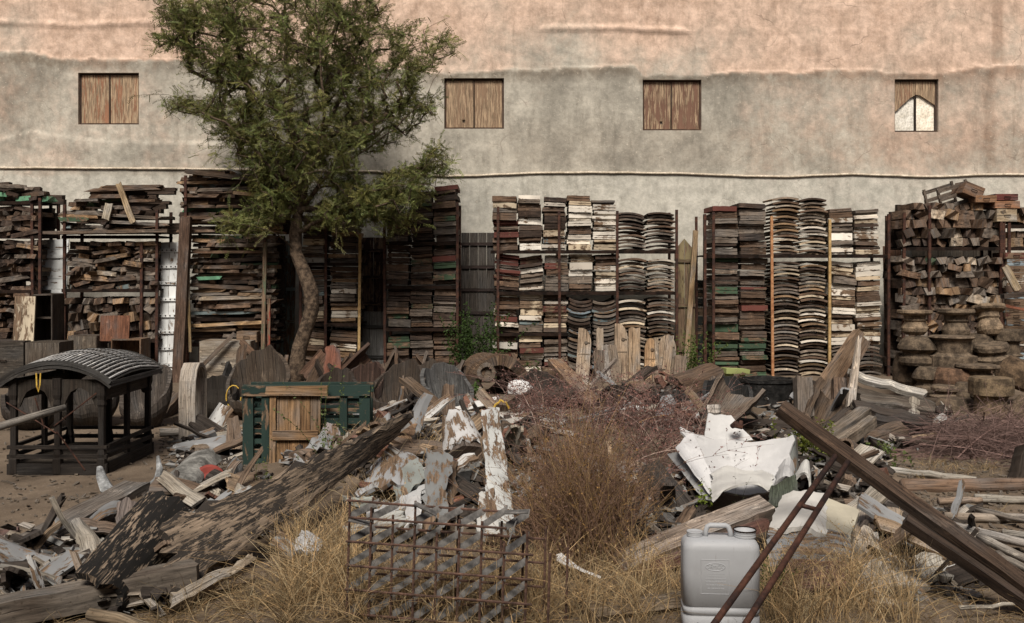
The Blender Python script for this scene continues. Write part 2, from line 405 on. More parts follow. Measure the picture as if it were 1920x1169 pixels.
for p, q in zip(cuts, cuts[1:]):
    w = [w for w in WIN if abs(wx(w[0]) - p) < 1e-6]
    zz = [zb, zt] if not w else [zb, wz(w[0][3]), wz(w[0][1]), zt]
    for a, b in ([(zb, zt)] if not w else [(zz[0], zz[1]), (zz[2], zz[3])]):
        quad((p, YB, a), (p, YB, b), (q, YB, b), (q, YB, a))
quad((xa, YW, zt), (xb, YW, zt), (xb, YB, zt), (xa, YB, zt)); quad((xa, YW, zb), (xa, YB, zb), (xa, YB, zt), (xa, YW, zt)); quad((xb, YW, zb), (xb, YW, zt), (xb, YB, zt), (xb, YB, zb))
t = NT('old_plaster'); tc = t.n('TexCoord'); at = t.n('Attribute', attribute_name='zone'); sp = t.n('SeparateColor'); t.l(at.outputs['Color'], sp.inputs[0])
O = tc.outputs['Object']
n1 = t.noise(O, .9, 6, .62); n2 = t.noise(O, 3.2, 7, .68, .3); n3 = t.noise(O, 22, 5, .7); n4 = t.noise(t.mapping(O, (2.2, 1, .5)), 1.6, 6, .7)
st = t.noise(t.mapping(O, (9, 1, .9)), 1, 5, .65)
grey = t.mix(t.ramp(n1, .35, .65), (.29, .272, .232), (.49, .46, .395))
pinkc = t.mix(t.ramp(n2, .35, .65), (.47, .335, .255), (.655, .49, .39))
pk = t.math('ADD', sp.outputs[0], t.math('MULTIPLY', t.math('SUBTRACT', n2, .5), .9))
c = t.mix(t.ramp(pk, .1, .9, 0, 1), grey, pinkc)
c = t.mix(t.math('MULTIPLY', sp.outputs[1], .7), c, t.mix(t.ramp(n2, .3, .7), (.42, .41, .36), (.54, .525, .47)))
c = t.mix(1., c, t.grey(t.ramp(t.noise(O, 7, 6, .7), .3, .7, .80, 1.14)), 'MULTIPLY')
c = t.mix(t.ramp(n4, .48, .72, 0, .6), c, t.mix(1., c, (.50, .49, .47), 'MULTIPLY'))
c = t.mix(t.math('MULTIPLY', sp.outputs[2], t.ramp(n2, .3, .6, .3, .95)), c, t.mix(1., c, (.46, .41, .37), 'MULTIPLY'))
c = t.mix(t.ramp(st, .58, .74, 0, .14), c, t.mix(1., c, (.6, .57, .53), 'MULTIPLY'))
c = t.mix(t.ramp(n3, .60, .72, 0, .6), c, (.74, .64, .53))
c = t.mix(t.ramp(n3, .40, .30, 0, .35), c, t.mix(1., c, (.5, .46, .42), 'MULTIPLY'))
vor = t.n('TexVoronoi', feature='DISTANCE_TO_EDGE'); vm = t.n('VectorMath', operation='ADD')
nv_ = t.n('TexNoise'); t.l(O, nv_.inputs['Vector']); nv_.inputs['Scale'].default_value = 1.1; nv_.inputs['Detail'].default_value = 4
t.l(O, vm.inputs[0]); t.l(nv_.outputs[1], vm.inputs[1]); t.l(vm.outputs[0], vor.inputs['Vector']); vor.inputs['Scale'].default_value = .55
crk = t.math('MULTIPLY', t.ramp(vor.outputs['Distance'], .0, .007, 1, 0), t.ramp(n1, .50, .62, 0, .4))
c = t.mix(crk, c, (.12, .09, .07))
t.bump(t.math('SUBTRACT', t.math('ADD', t.math('MULTIPLY', n2, 1.2), t.math('MULTIPLY', n3, .35)), t.math('MULTIPLY', crk, .5)), .45, .03)
M_WALL = t.out(c, .93)
building = thing('building', 'long old pink and grey plastered building wall with four shuttered windows', 'building', (0, YW, 0))
me, o0 = mb.mesh('plaster_wall', M_WALL, False, Vector((0, YW, 0)))
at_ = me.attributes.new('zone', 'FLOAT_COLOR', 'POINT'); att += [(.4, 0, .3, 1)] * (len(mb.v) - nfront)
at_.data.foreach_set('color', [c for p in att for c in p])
me.polygons.foreach_set('use_smooth', [True] * len(me.polygons))
wall = bpy.data.objects.new('plaster_wall', me); COL.objects.link(wall); wall.parent = building
def shutter_grid(x0, x1, z0, z1, y, seed): pass
M_PANE = obj_noise('dirty_glass_sky_tint', (.72, .70, .66), (1., 1., 1.), 5, .3, .02, .002, tint=True)  # dirty glass with the bright sky reflection put into its base colour
M_SHUT = wood_paint('streaked_shutter_paint', (.38, .275, .18), 1.6, .35)
for k, (a0, b0, a1, b1) in enumerate(WIN):
    x0, x1, z0, z1 = wx(a0), wx(a1), wz(b1), wz(b0); y = YW + .075
    fr = MB(); w = .035
    fr.box(((x0 + x1) / 2, y - YW + .02, z1 - w / 2), (x1 - x0 - .004, .07, w)); fr.box(((x0 + x1) / 2, y - YW + .02, z0 + w / 2), (x1 - x0 - .004, .07, w))
    fr.box((x0 + w / 2, y - YW + .02, (z0 + z1) / 2), (w, .068, z1 - z0 - 2 * w)); fr.box((x1 - w / 2, y - YW + .02, (z0 + z1) / 2), (w, .068, z1 - z0 - 2 * w))
    fo = fr.build('window', M_RAW, building, (.09, .055, .038)); xm = (x0 + x1) / 2
    off = fo.location.copy()
    for sgn in (-1, 1):
        lf = MB(); a = x0 + w if sgn < 0 else xm + .006; b = xm - .001 if sgn < 0 else x1 - w; n = 4
        zlo, zhi = z0 + w, z1 - w
        for i in range(n):
            p = lerp(a, b, i / n) + .0012; q = lerp(a, b, (i + 1) / n) - .0012
            dy = R.uniform(-.004, .004)
            if k == 3:
                f = lambda x: z1 - (.27 + (abs(x - xm - .02) / ((x1 - x0) / 2)) * (.42 if x < xm else .30)) * (z1 - z0) * (.90 if abs(x - xm) > .02 else 1)
                zl, zr = f(p), f(q)
            else: zl = zr = zlo
            poly = [(p, zl), (q, zr), (q, zhi), (p, zhi)]
            if k in (1, 2) and sgn < 0 and i == 2:      # small hole near the foot of the leaf
                hz_, hr = z0 + .15, .028; pm = (p + q) / 2
                lf.prism([(p, zlo), (q, zlo), (q, hz_ - hr), (p, hz_ - hr)], .028, Matrix.Translation((0, y - YW + dy, 0)))
                lf.prism([(p, hz_ - hr), (pm - hr * .8, hz_ - hr), (pm - hr, hz_ + hr), (p, hz_ + hr)], .028, Matrix.Translation((0, y - YW + dy, 0)))
                lf.prism([(pm + hr * .7, hz_ - hr), (q, hz_ - hr), (q, hz_ + hr), (pm + hr, hz_ + hr)], .028, Matrix.Translation((0, y - YW + dy, 0)))
                poly = [(p, hz_ + hr), (q, hz_ + hr), (q, zhi), (p, zhi)]
            lf.prism(poly, .028, Matrix.Translation((0, y - YW + dy, 0)))
        for v in lf.v: v -= off
        lf.build('shutter_leaf', M_SHUT, fo, ((.27, .135, .08, .56), (.235, .155, .10, .5), (.17, .095, .065, .42), (.235, .14, .09, .55))[k])
    if k != 3:
        cs = MB(); cs.box((xm - .004, y - YW - .02, (z0 + z1) / 2), (.026, .014, z1 - z0 - 2 * w - .01), None, .003)
        for v in cs.v: v -= off
        cs.build('cover_strip', M_RAW, fo, (.07, .045, .03))
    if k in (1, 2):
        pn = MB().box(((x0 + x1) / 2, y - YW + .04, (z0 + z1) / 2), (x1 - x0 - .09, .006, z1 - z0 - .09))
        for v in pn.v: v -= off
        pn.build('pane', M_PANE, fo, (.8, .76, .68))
    if k == 3:
        mu = MB(); mu.box((xm + .01, y - YW + .01, (z0 + z1) / 2 - .1), (.035, .03, (z1 - z0) * .72))
        for v in mu.v: v -= off
        mu.build('mullion', M_RAW, fo, (.03, .02, .015))
        for sgn, cc in ((-1, (.78, .76, .70)), (1, (.95, .88, .76))):  # pane tints carry the reflected sky: greyer left, yellower right
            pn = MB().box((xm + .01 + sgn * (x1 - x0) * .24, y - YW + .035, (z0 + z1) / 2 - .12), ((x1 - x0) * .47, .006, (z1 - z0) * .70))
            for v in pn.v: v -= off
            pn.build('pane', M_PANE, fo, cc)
# cable along the wall
pts = []; 
CB = [(-520, 314), (0, 315), (300, 317), (480, 319), (700, 322), (835, 331), (900, 330), (1000, 325), (1100, 324), (1280, 326), (1400, 331), (1480, 332), (1590, 327), (1700, 331), (1760, 332), (1850, 328), (2440, 326)]
p = -520
while p <= 2440:
    py = pl(p, CB) + .7 * nz(p * .02); pts.append(Vector((wx(p), YW - wall_off(p, py) - .018, wz(py)))); p += 14
cable = MB().tube(pts, .021, 8).build('wall_pipe', obj_noise('limewashed_pipe', (.40, .34, .26), (.60, .52, .42), 8, .8, .3, .006), None, None, True)
tag(cable, 'thin pale pipe sagging along the whole plaster wall below the windows', 'pipe')
# ---------------------------------------------------------------- racks of salvaged timber
PALS = {
 'white': ((.66, .61, .53), .27), 'cream': ((.52, .43, .31), .34), 'brown': ((.15, .098, .066), .5), 'dark': ((.075, .05, .037), .5),
 'grey': ((.19, .155, .125), .5), 'maroon': ((.105, .036, .028), .3), 'green': ((.052, .088, .052), .32), 'teal': ((.15, .19, .195), .4), 'tan': ((.29, .19, .11), .5),
 'mint': ((.16, .36, .22), .2), 'pale': ((.40, .33, .25), .5), 'black': ((.02, .018, .016), .3), 'blue': ((.22, .27, .30), .3)}
WORD = {'white': 'white painted', 'cream': 'cream painted', 'brown': 'brown', 'dark': 'dark brown', 'grey': 'weathered grey', 'maroon': 'maroon painted', 'green': 'dark green painted', 'teal': 'grey blue painted', 'tan': 'tan', 'mint': 'bright green painted', 'pale': 'pale bare wood', 'black': 'blackened', 'blue': 'pale blue painted'}
PAINTED = {'white', 'cream', 'maroon', 'green', 'teal', 'mint', 'blue'}
def pcol(k, r=R):
    c, a = PALS[k]; f = r.uniform(.72, 1.28); w = r.uniform(-.03, .03)
    return (c[0] * f * (1 + w), c[1] * f, c[2] * f * (1 - w), a + r.uniform(-.12, .16))
def pick(pal, r=R):
    t = sum(pal.values()); x = r.uniform(0, t)
    for k, v in pal.items():
        x -= v
        if x <= 0: return k
    return k
def ordn(n): return '%d%s' % (n, 'th' if 10 < n % 100 < 14 else {1: 'st', 2: 'nd', 3: 'rd'}.get(n % 10, 'th'))
def board_var(seed, mat, curved=0):
    r = random.Random(seed); mb = MB()
    def lay(z0, th, y0, wd, sd):
        n = 9 if curved else 7; g = []
        for i in range(n + 1):
            x = (i / n - .5) * wd; row = []
            zc = -curved * (2 * i / n - 1) ** 2 * .42
            for j in range(3):
                y = y0 + (.55 - y0) * j / 2
                if j == 0: y += .012 * nz(x * 19 + sd, sd) + .006 * nz(x * 60, sd * 3.)
                xx = x + (.006 * nz(j * 5. + sd, 4.) if i in (0, n) else 0)
                row.append(Vector((xx, y, z0 + th / 2 + zc + .004 * nz(x * 7 + sd, j * .7, sd) * (1 if not curved else .6))))
            g.append(row)
        mb.sheet(g, lambda u, v: th * (1 + .14 * nz(u * 6 + sd, 3.) * (1 - v)))
    if curved: lay(0, .036, 0, .42, seed * 1.37)
    else:
        m = seed % 4
        if m == 0: lay(0, .078, 0, .42, seed * 1.7)
        elif m == 1: lay(0, .046, .0, .42, seed * 1.7); lay(.050, .026, .022, .415, seed * 2.9)
        elif m == 2: lay(0, .024, .026, .40, seed * 1.7); lay(.028, .048, 0, .42, seed * 2.9)
        else: lay(0, .036, .004, .42, seed * 1.1); lay(.041, .034, .0, .405, seed * 2.3)
    return mb.mesh('board', mat, False, Vector((0, 0, 0)))[0]
VR = [board_var(k, M_RAW) for k in range(8)]; VP = [board_var(k + 20, M_PAINT) for k in range(8)]
CR = [board_var(k, M_RAW, .10) for k in range(5)]; CP = [board_var(k + 9, M_PAINT, .10) for k in range(5)]
def stack(rack, shelf, nth, x0, x1, yb, yt, pal, tilt=(0, 0), curve=0, Y=16., pitch=(.055, .125), lower=None, grp=None):
    s = Y / F; z = CAMZ - (yb - HZ) * s; z0 = z; zt = CAMZ - (yt - HZ) * s + .028; xc = ((x0 + x1) / 2 - 960) * s; w = (x1 - x0) * s * .99; out = []; pa = None
    drift = R.uniform(0, 99)
    while z < zt - .02:
        f = (z - z0) / max(.01, zt - z0)
        th = R.uniform(.034, .058) if curve else R.uniform(*pitch)
        th = min(th, zt - z + .015)
        ang = math.radians(lerp(tilt[0], tilt[1], f) + 3.2 * nz(z * 3.3 + drift) + R.uniform(-1.1, 1.1))
        if pa is not None: z += abs(ang - pa) * w * .34
        pa = ang
        k = pick(lower if lower and f < .45 else pal); p = k in PAINTED
        if curve: me = R.choice(CP if p else CR); kind = 'curved_board'
        else: me = R.choice(VP if p else VR); kind = 'painted_board' if p else 'bare_board'
        o = inst(kind, me, (xc + R.uniform(-.02, .02) + .02 * nz(z * 2 + drift, 5.), Y + .02 + R.uniform(-.035, .07), z),
                 (R.uniform(-.02, .02), -ang, R.uniform(-.05, .05) + (math.pi if False else 0)), (w / .42 * R.choice((R.uniform(.95, 1.03), R.uniform(.92, 1.05))), R.uniform(1.1, 1.28), th / (.042 if curve else .078) * (1 if curve != -1 else 1)), pcol(k))
        if curve: o.scale.z = curve * R.uniform(.9, 1.1) * (1 if th else 1)
        z += th + (R.uniform(.004, .013) if not curve else R.uniform(.006, .016)); out.append((o, k))
    for i, (o, k) in enumerate(out):
        kd = 'arched board' if curve > 0 else 'upturned arched board' if curve < 0 else 'board'
        tag(o, '%s %s, %s from bottom, %s stack, %s %s' % (WORD[k].replace(' painted', '') if curve else WORD[k], kd, ordn(i + 1), nth, shelf, rack), 'board', grp or ('arched boards stacked in the racks' if curve else 'boards stacked in the racks'))
def rack_frame(name, label, Y, posts, shelves, depth=.72, mat=M_RUST, extra=(), ztop=None):
    s = Y / F; x0 = (min(p[0] for p in posts) - 960) * s; x1 = (max(p[0] for p in posts) - 960) * s
    root = thing(name, label, 'rack', ((x0 + x1) / 2, Y, 0), 0, 'steel storage racks along the wall'); cx = (x0 + x1) / 2
    for (px, pt, m) in posts:
        x = (px - 960) * s - cx; h = CAMZ - (pt - HZ) * s; tl = R.uniform(-.02, .02)
        for yy in ((-.03, depth) if m is None else (-.05,)):
            MB().tube([(x + tl, yy, 0), (x, yy, h)], .03, 4).build('post', m or mat, root)
    for py, a, b in shelves:
        z = CAMZ - (py - HZ) * s; xa = (a - 960) * s - cx; xb = (b - 960) * s - cx
        g = [[Vector((lerp(xa, xb, i / 8), -.035 + (depth + .03) * j, z + .020 - .006 * math.sin(math.pi * i / 8) + .003 * nz(i * 1.3, py))) for j in (0, 1)] for i in range(9)]
        MB().sheet(g, .024).box(((xa + xb) / 2, -.045, z + .008), (abs(xb - xa), .012, .055)).build('shelf', M_DARK, root)
    return root
M_POLE = obj_noise('ochre_pole_paint', (.30, .19, .08), (.42, .30, .14), 6, .8, .3, .006)
M_POLE2 = obj_noise('orange_rust_pole', (.28, .12, .055), (.40, .22, .11), 6, .8, .3, .006)
# rack behind the tree
Rk = 'of rack behind tree'
rack_frame('storage_rack', 'dark steel rack with two narrow stacks standing behind the tree trunk', 16., [(564, 400, None), (612, 395, None), (676, 440, M_POLE)], [(497, 564, 676), (610, 564, 676), (705, 564, 676)])
pal = {'brown': 4, 'grey': 3, 'cream': 1.2, 'tan': 1, 'dark': 1.5, 'white': .6, 'teal': .5}
for (x0, x1, n) in ((566, 608, 'left'), (619, 669, 'right')):
    stack(Rk, 'top shelf', n, x0, x1, 493, 405, pal, Y=16.); stack(Rk, 'middle shelf', n, x0, x1, 606, 505, pal, (1, -1)); stack(Rk, 'bottom shelf', n, x0, x1, 700, 620, pal, (-4, -4))
# narrow rack right of the tree
Rk = 'of narrow rack'
rack_frame('storage_rack', 'narrow dark steel rack of brown and green boards right of the tree', 16., [(721, 395, None), (858, 380, None)], [(458, 721, 858), (540, 721, 858), (619, 721, 858), (708, 721, 858)])
pal = {'brown': 6, 'dark': 2, 'green': 3, 'grey': 3, 'maroon': .6}
for x0, x1, n, t3 in ((725, 768, 'left', 405), (769, 811, 'middle', 364), (813, 857, 'right', 350)):
    a = 2 if n == 'right' else 1
    stack(Rk, 'top shelf', n, x0, x1, 453, t3, pal, (a, a * 3.5)); stack(Rk, 'second shelf', n, x0, x1, 534, 462, pal, (-1 if n == 'left' else 3, 4 if n != 'left' else -2))
    stack(Rk, 'third shelf', n, x0, x1, 613, 547, pal, (-1 if n == 'left' else 0, -1)); stack(Rk, 'bottom shelf', n, x0, x1, 702, 624 if n != 'left' else 634, pal, (2 if n == 'left' else 1, 1))
# wide middle rack
Rk = 'of wide middle rack'
rack_frame('storage_rack', 'wide rusty steel rack in the middle, crammed with white and brown boards', 16., [(934, 388, None), (1048, 396, None), (1157, 396, None), (1268, 394, None)], [(474, 920, 1268), (551, 925, 1268), (628, 925, 1066), (705, 925, 1268)])
mixA = {'white': 1.6, 'brown': 3, 'grey': 3, 'maroon': 1.6, 'dark': 1.5, 'cream': 1, 'teal': .5}; mixW = {'white': 5, 'cream': 2, 'brown': 2, 'dark': 1, 'grey': 1}
mixL = {'white': 3, 'cream': 1.5, 'brown': 2.5, 'maroon': 1.6, 'grey': 2, 'teal': .4}; mixC = {'brown': 3, 'grey': 3, 'pale': 3, 'tan': 1.5, 'cream': 1, 'white': .6, 'dark': 1.5}
for i, (x0, x1, n, t1) in enumerate(((924, 970, 'first', 369), (972, 1016, 'second', 370), (1018, 1062, 'third', 374), (1065, 1109, 'fourth', 371), (1112, 1157, 'fifth', 375))):
    mx = mixA if i < 3 else mixW
    stack(Rk, 'top shelf', n, x0, x1, 469, t1, mx, (1.5, -2.5) if i < 3 else (0, -1.5)); stack(Rk, 'middle shelf', n, x0 + 3, x1 + 3, 546, 482, mx, (-5, -6) if i == 0 else (5, 9) if i == 1 else (0, 2))
    if i < 3:
        stack(Rk, 'third shelf', n, x0 + 2, x1 + 2, 623, 557, mixL, (-3, -3) if i == 0 else (-1, -1)); stack(Rk, 'bottom shelf', n, x0 + 1, x1 + 1, 700, 633, mixL, (-2, -4) if i == 0 else (2, 1))
    else: stack(Rk, 'bottom shelf', n, x0, x1, 690, 566, {'teal': 2, 'grey': 4, 'blue': 1, 'dark': 2}, (-3, -5) if i == 3 else (3, 5), curve=-1.1)
darkC = {'dark': 5, 'brown': 3, 'grey': 2, 'tan': .6}
for i, (x0, x1, n, t1) in enumerate(((1160, 1211, 'sixth', 398), (1214, 1266, 'seventh', 396))):
    stack(Rk, 'top shelf', n, x0, x1, 469, t1, darkC, (-1, -6) if i == 0 else (1, -2), curve=.8); stack(Rk, 'middle shelf', n, x0, x1, 546, 487, mixC, (0, 0), curve=.95); stack(Rk, 'bottom shelf', n, x0, x1, 690, 562, mixC, (2, -1), curve=.9)
# wide rack with the ochre poles
Rk = 'of ochre poled rack'
rack_frame('storage_rack', 'wide steel rack with ochre poles in front and arched boards in its centre', 16., [(1321, 402, None), (1337, 398, None), (1445, 406, M_POLE2), (1554, 412, M_POLE), (1665, 402, None)], [(482, 1321, 1665), (713, 1321, 1665)])
for (x0, x1, n, t1, t2) in ((1337, 1385, 'first', 390, 487), (1388, 1437, 'second', 386, 489)):
    b = {'brown': 4, 'grey': 3, 'dark': 2, 'green': 1, 'maroon': .5}; l = {'brown': 3, 'green': 3, 'grey': 2, 'maroon': .6, 'mint': .12}
    stack(Rk, 'top shelf', n, x0, x1, 477, t1, b, (0, -1)); stack(Rk, 'lower shelf', n, x0 + 1, x1 + 1, 708, t2, b, (1, -1), lower=l)
for (x0, x1, n, t1, t2) in ((1449, 1499, 'third', 372, 492), (1500, 1551, 'fourth', 372, 493)):
    c = {'grey': 3, 'pale': 3, 'tan': 2.5, 'brown': 2, 'cream': 1.5, 'white': .8, 'dark': 1}
    stack(Rk, 'top shelf', n, x0, x1, 477, t1, c, (0, 0), curve=.85); stack(Rk, 'lower shelf', n, x0, x1, 708, t2, c, (0, 0), curve=.8)
for (x0, x1, n, t1, t2) in ((1557, 1601, 'fifth', 393, 493), (1604, 1650, 'sixth', 397, 497)):
    b = {'white': 3, 'brown': 3, 'grey': 2, 'dark': 1.5, 'cream': 1}
    stack(Rk, 'top shelf', n, x0, x1, 477, t1, b, (0, 3)); stack(Rk, 'lower shelf', n, x0 + 3, x1 + 3, 647, t2, {'white': 5, 'cream': 2, 'brown': 2, 'grey': 1}, (1, -8) if n == 'fifth' else (0, 6)); stack(Rk, 'floor level', n, x0 + 3, x1 + 3, 706, 652, {'brown': 3, 'grey': 3, 'dark': 2}, (0, 0), curve=.8)

# ------------- heaped lumber racks
def stick_var(seed, mat, nx_=5):
    r = random.Random(seed); g = []
    for i in range(nx_ + 1):
        x = i / nx_ - .5
        g.append([Vector((x + (r.uniform(-.02, .02) if i in (0, nx_) else 0), y * .5 * (1 + r.uniform(-.1, .1)), .06 * nz(x * 3 + seed, y))) for y in (-1, 0, 1)])
    return MB().sheet(g, lambda u, v: 1 + .15 * nz(u * 5 + seed, v * 3)).mesh('timber', mat, False, Vector((0, 0, 0)))[0]
SR = [stick_var(k, M_RAW) for k in range(6)]; SP = [stick_var(k + 30, M_PAINT) for k in range(4)]
def lumber(rack, shelf, x0, x1, yb, yt, Y, pal, mode, name, core=True):
    s = Y / F; top = yt if callable(yt) else (lambda px: yt); py = yb; coreb = MB(); words = {}
    zb = CAMZ - (yb - HZ) * s
    while True:
        th = {'long': R.uniform(.042, .075), 'jumble': R.uniform(.06, .10), 'block': R.uniform(.10, .17)}[mode]; hpx = th / s
        if py - hpx * .6 < min(top(x0), top(x1), top((x0 + x1) / 2)): break
        px = x0 + R.uniform(-4, 4)
        while px < x1:
            endon = R.random() < {'long': .33, 'jumble': .45, 'block': .75}[mode]
            L = R.uniform(.07, .14) if endon else {'long': R.choice((R.uniform(.25, .6), R.uniform(.5, 1.2))), 'jumble': R.uniform(.16, .48), 'block': R.uniform(.15, .34)}[mode]
            if mode == 'block' and endon: L = R.uniform(.11, .22)
            wpx = min(L / s, x1 + 8 - px)
            if wpx < 5: break
            L = wpx * s; cx = px + wpx / 2
            if py - hpx * .5 >= top(cx) and R.random() < .96:
                k = pick(pal); p = k in PAINTED; z = CAMZ - (py - HZ) * s + th * .5
                ry = math.radians({'long': R.gauss(0, 1.6), 'jumble': R.gauss(0, 9), 'block': R.gauss(0, 13)}[mode])
                pos = Vector(((cx - 960) * s, Y + .25 + R.uniform(-.10, .10), z)); dep = R.uniform(.42, .6) if endon else R.uniform(.10, .3)
                me = R.choice(SP if p else SR)
                if endon: o = inst(name, me, pos, (0, 0, 0), (dep, L * .97, th * R.uniform(.86, 1.0)), pcol(k)); o.rotation_euler = Euler((ry, 0, math.pi / 2 + R.gauss(0, .10)))
                else:
                    pos.y -= .25 - dep / 2; o = inst(name, me, pos, (0, 0, 0), (L * .98, dep, th * R.uniform(.82, 1.0)), pcol(k)); o.rotation_euler = Euler((R.gauss(0, .03), ry, R.gauss(0, .07)))
                kk = ('%s timber %s' % (WORD[k], 'block' if mode == 'block' else 'end' if endon else 'length'), shelf)
                words.setdefault(kk, []).append((o, px, py))
                coreb.box((pos.x, Y + .62, z), (L * 1.05, .12, th * 1.1), None, .01)
            px += wpx + R.uniform(0, 2.5)
        py -= hpx * .97
    cell = {}
    for (w, sh), lst in words.items():
        for o, px, py in lst:
            fx = (px - x0) / (x1 - x0); fy = (yb - py) / max(1., yb - top((x0 + x1) / 2))
            side = 'left' if fx < .33 else 'middle' if fx < .66 else 'right'
            lev = 'low' if fy < .33 else 'mid-height' if fy < .66 else 'high'
            cell.setdefault('%s, %s %s, %s of %s' % (w.replace('painted ', '').replace('weathered ', '').replace('bare ', ''), lev, side, sh.replace('its ', ''), rack), []).append((px, o))
    for lab, lst in cell.items():
        lst.sort(key=lambda q: q[0])
        for i, (px, o) in enumerate(lst): tag(o, lab + (', %s from left' % ordn(i + 1) if len(lst) > 1 else ''), 'timber', 'timber pieces heaped in ' + rack)
    if core and coreb.v: tag(coreb.build('timber_filling', M_RAW, None, (.07, .048, .035)), 'timber pieces packed further back on %s, %s' % (shelf.replace('its ', ''), rack), 'timber', None, 'stuff')
lumP = {'brown': 5, 'dark': 4, 'grey': 3, 'tan': 2.2, 'green': .8, 'mint': .25, 'pale': .7, 'teal': .25}
lumD = {'brown': 4, 'dark': 5, 'grey': 2, 'tan': 1.0, 'pale': .3}
rack_frame('storage_rack', 'dark steel rack at the far left edge, heaped with timber', 15.6, [(-60, 372, None), (62, 378, None), (77, 372, None)], [(382, -60, 77), (446, -60, 77), (548, -60, 77)], .6)
lumber('far left rack', 'its top heap', -60, 80, 378, lambda p: pl(p, [(-60, 340), (10, 342), (40, 356), (80, 372)]), 15.6, {'teal': 1, 'mint': 1, 'grey': 2, 'dark': 2, 'brown': 2}, 'jumble', 'timber_offcut')
lumber('far left rack', 'its upper shelf', -60, 64, 443, 386, 15.6, lumD, 'jumble', 'timber_offcut')
lumber('far left rack', 'its middle shelf', -60, 64, 545, 450, 15.6, lumD, 'jumble', 'timber_offcut')
lumber('far left rack', 'its floor level', -60, 62, 712, 552, 15.6, lumD, 'jumble', 'timber_offcut')
rack_frame('storage_rack', 'open steel rack, second from left, with a plank shelf and heaped timber', 15.6, [(123, 384, None), (268, 456, M_RUST), (296, 394, None)], [(446, 118, 300), (546, 118, 300), (640, 118, 300)], .6)
lumber('second rack', 'its top heap', 114, 304, 436, lambda p: pl(p, [(108, 425), (125, 400), (150, 372), (172, 345), (270, 345), (290, 385), (308, 425)]), 15.6, lumP, 'long', 'timber_offcut')
lumber('second rack', 'its upper shelf', 127, 287, 543, lambda p: 453 + 3 * nz(p * .05), 15.6, {'tan': 3, 'brown': 4, 'pale': 1, 'dark': 2, 'grey': 3, 'teal': .2}, 'jumble', 'timber_offcut')
lumber('second rack', 'its middle shelf', 127, 287, 637, 550, 15.6, {'tan': 2, 'brown': 4, 'dark': 2, 'grey': 3, 'mint': .1}, 'block', 'timber_offcut')
lumber('second rack', 'its floor level', 124, 270, 712, 648, 15.6, lumD, 'block', 'timber_offcut')
rack_frame('storage_rack', 'tall rack of stacked lumber left of the tree', 15.6, [(350, 330, M_RUST), (352, 420, None), (497, 420, None)], [(600, 345, 515), (648, 345, 515)], .6)
lumber('tree-side lumber rack', 'its middle pile', 357, 508, 597, 436, 15.6, lumP, 'long', 'lumber_length')
lumber('tree-side lumber rack', 'its upper pile', 338, 520, 436, lambda p: pl(p, [(335, 405), (345, 345), (365, 326), (420, 322), (525, 322)]), 15.6, lumP, 'long', 'lumber_length')
lumber('tree-side lumber rack', 'its lower pile', 358, 508, 645, 604, 15.6, lumP, 'long', 'lumber_length')
rack_frame('storage_rack', 'steel rack at right packed with square timber blocks behind carved capitals', 15.6, [(1694, 400, None), (1740, 386, M_RUST), (1874, 398, M_RUST), (1880, 398, None)], [(468, 1694, 1880), (712, 1694, 1880)], .7)
blkP = {'brown': 5, 'grey': 4, 'tan': 2, 'pale': .8, 'dark': 1, 'green': .1, 'blue': .15}
lumber('block rack', 'its top heap', 1694, 1878, 462, lambda p: pl(p, [(1690, 410), (1715, 388), (1760, 382), (1840, 376), (1878, 396)]), 15.6, blkP, 'block', 'timber_block')
lumber('block rack', 'its lower shelf', 1690, 1876, 706, 474, 15.6, blkP, 'block', 'timber_block')

# ------------- leaning doors, panels and boxes between the racks
def pdoor(label, x0, x1, y0, y1, Y, col, nv=3, rails=3, mat=None, railcol=None, horiz=False, lean=.12, wear=.45, name='old_door', studs=False, arch=0.):
    s = Y / F; w = (x1 - x0) * s; h = (y1 - y0) * s; root = thing(name, label, 'door', (((x0 + x1) / 2 - 960) * s, Y, max(0, CAMZ - (y1 - HZ) * s)))
    root.rotation_euler = (-math.atan2(lean, h), 0, R.uniform(-.03, .03)); m = mat or M_PAINT
    for i in range(nv):
        dy = R.uniform(-.004, .004)
        if horiz: b = MB().box((0, dy, h * (i + .5) / nv), (w - .01, .022, h / nv - .008), None, .003)
        else:
            xa = -w / 2 + w * i / nv + .003; xb = xa + w / nv - .006; f = lambda x: h - arch * (2 * x / w) ** 2 * h
            b = MB().prism([(xa, 0), (xb, 0), (xb, f(xb)), (xa, f(xa))], .024, Matrix.Translation((0, dy, 0)))
        b.build('plank', m, root, (*vary(col, .8, 1.2), wear))
    for i in range(rails):
        z = h * (i + .5) / rails if rails > 1 else h * .5
        b = MB().box((0, -.03, z), (w, .026, .055), None, .003)
        b.build('rail', m, root, (*(railcol or col), wear))
        if studs:
            for k in range(4): MB().lathe([(.012, 0), (.010, .008), (.003, .012)], 6, Matrix.Translation((-w / 2 + w * (k + .5) / 4, -.045, z)) @ Matrix.Rotation(math.pi / 2, 4, 'X')).build('stud', M_DARK, root)
    return root
pdoor('pale grey slatted door panel between the two leftmost racks', 76, 124, 448, 580, 15.95, (.60, .62, .62), 7, 2, horiz=True, wear=.2)
pdoor('dark narrow plank door under the pale panel at left', 92, 124, 566, 700, 16.9, (.03, .026, .022), 3, 1)
pdoor('white studded ladder like door right of the second rack', 297, 331, 454, 700, 15.7, (.66, .68, .68), 2, 8, studs=True, wear=.2)
pdoor('grey blue louvred shutter door beside the tree trunk', 506, 552, 468, 712, 16.9, (.17, .21, .205), 9, 4, M_PAINT, (.20, .25, .24))
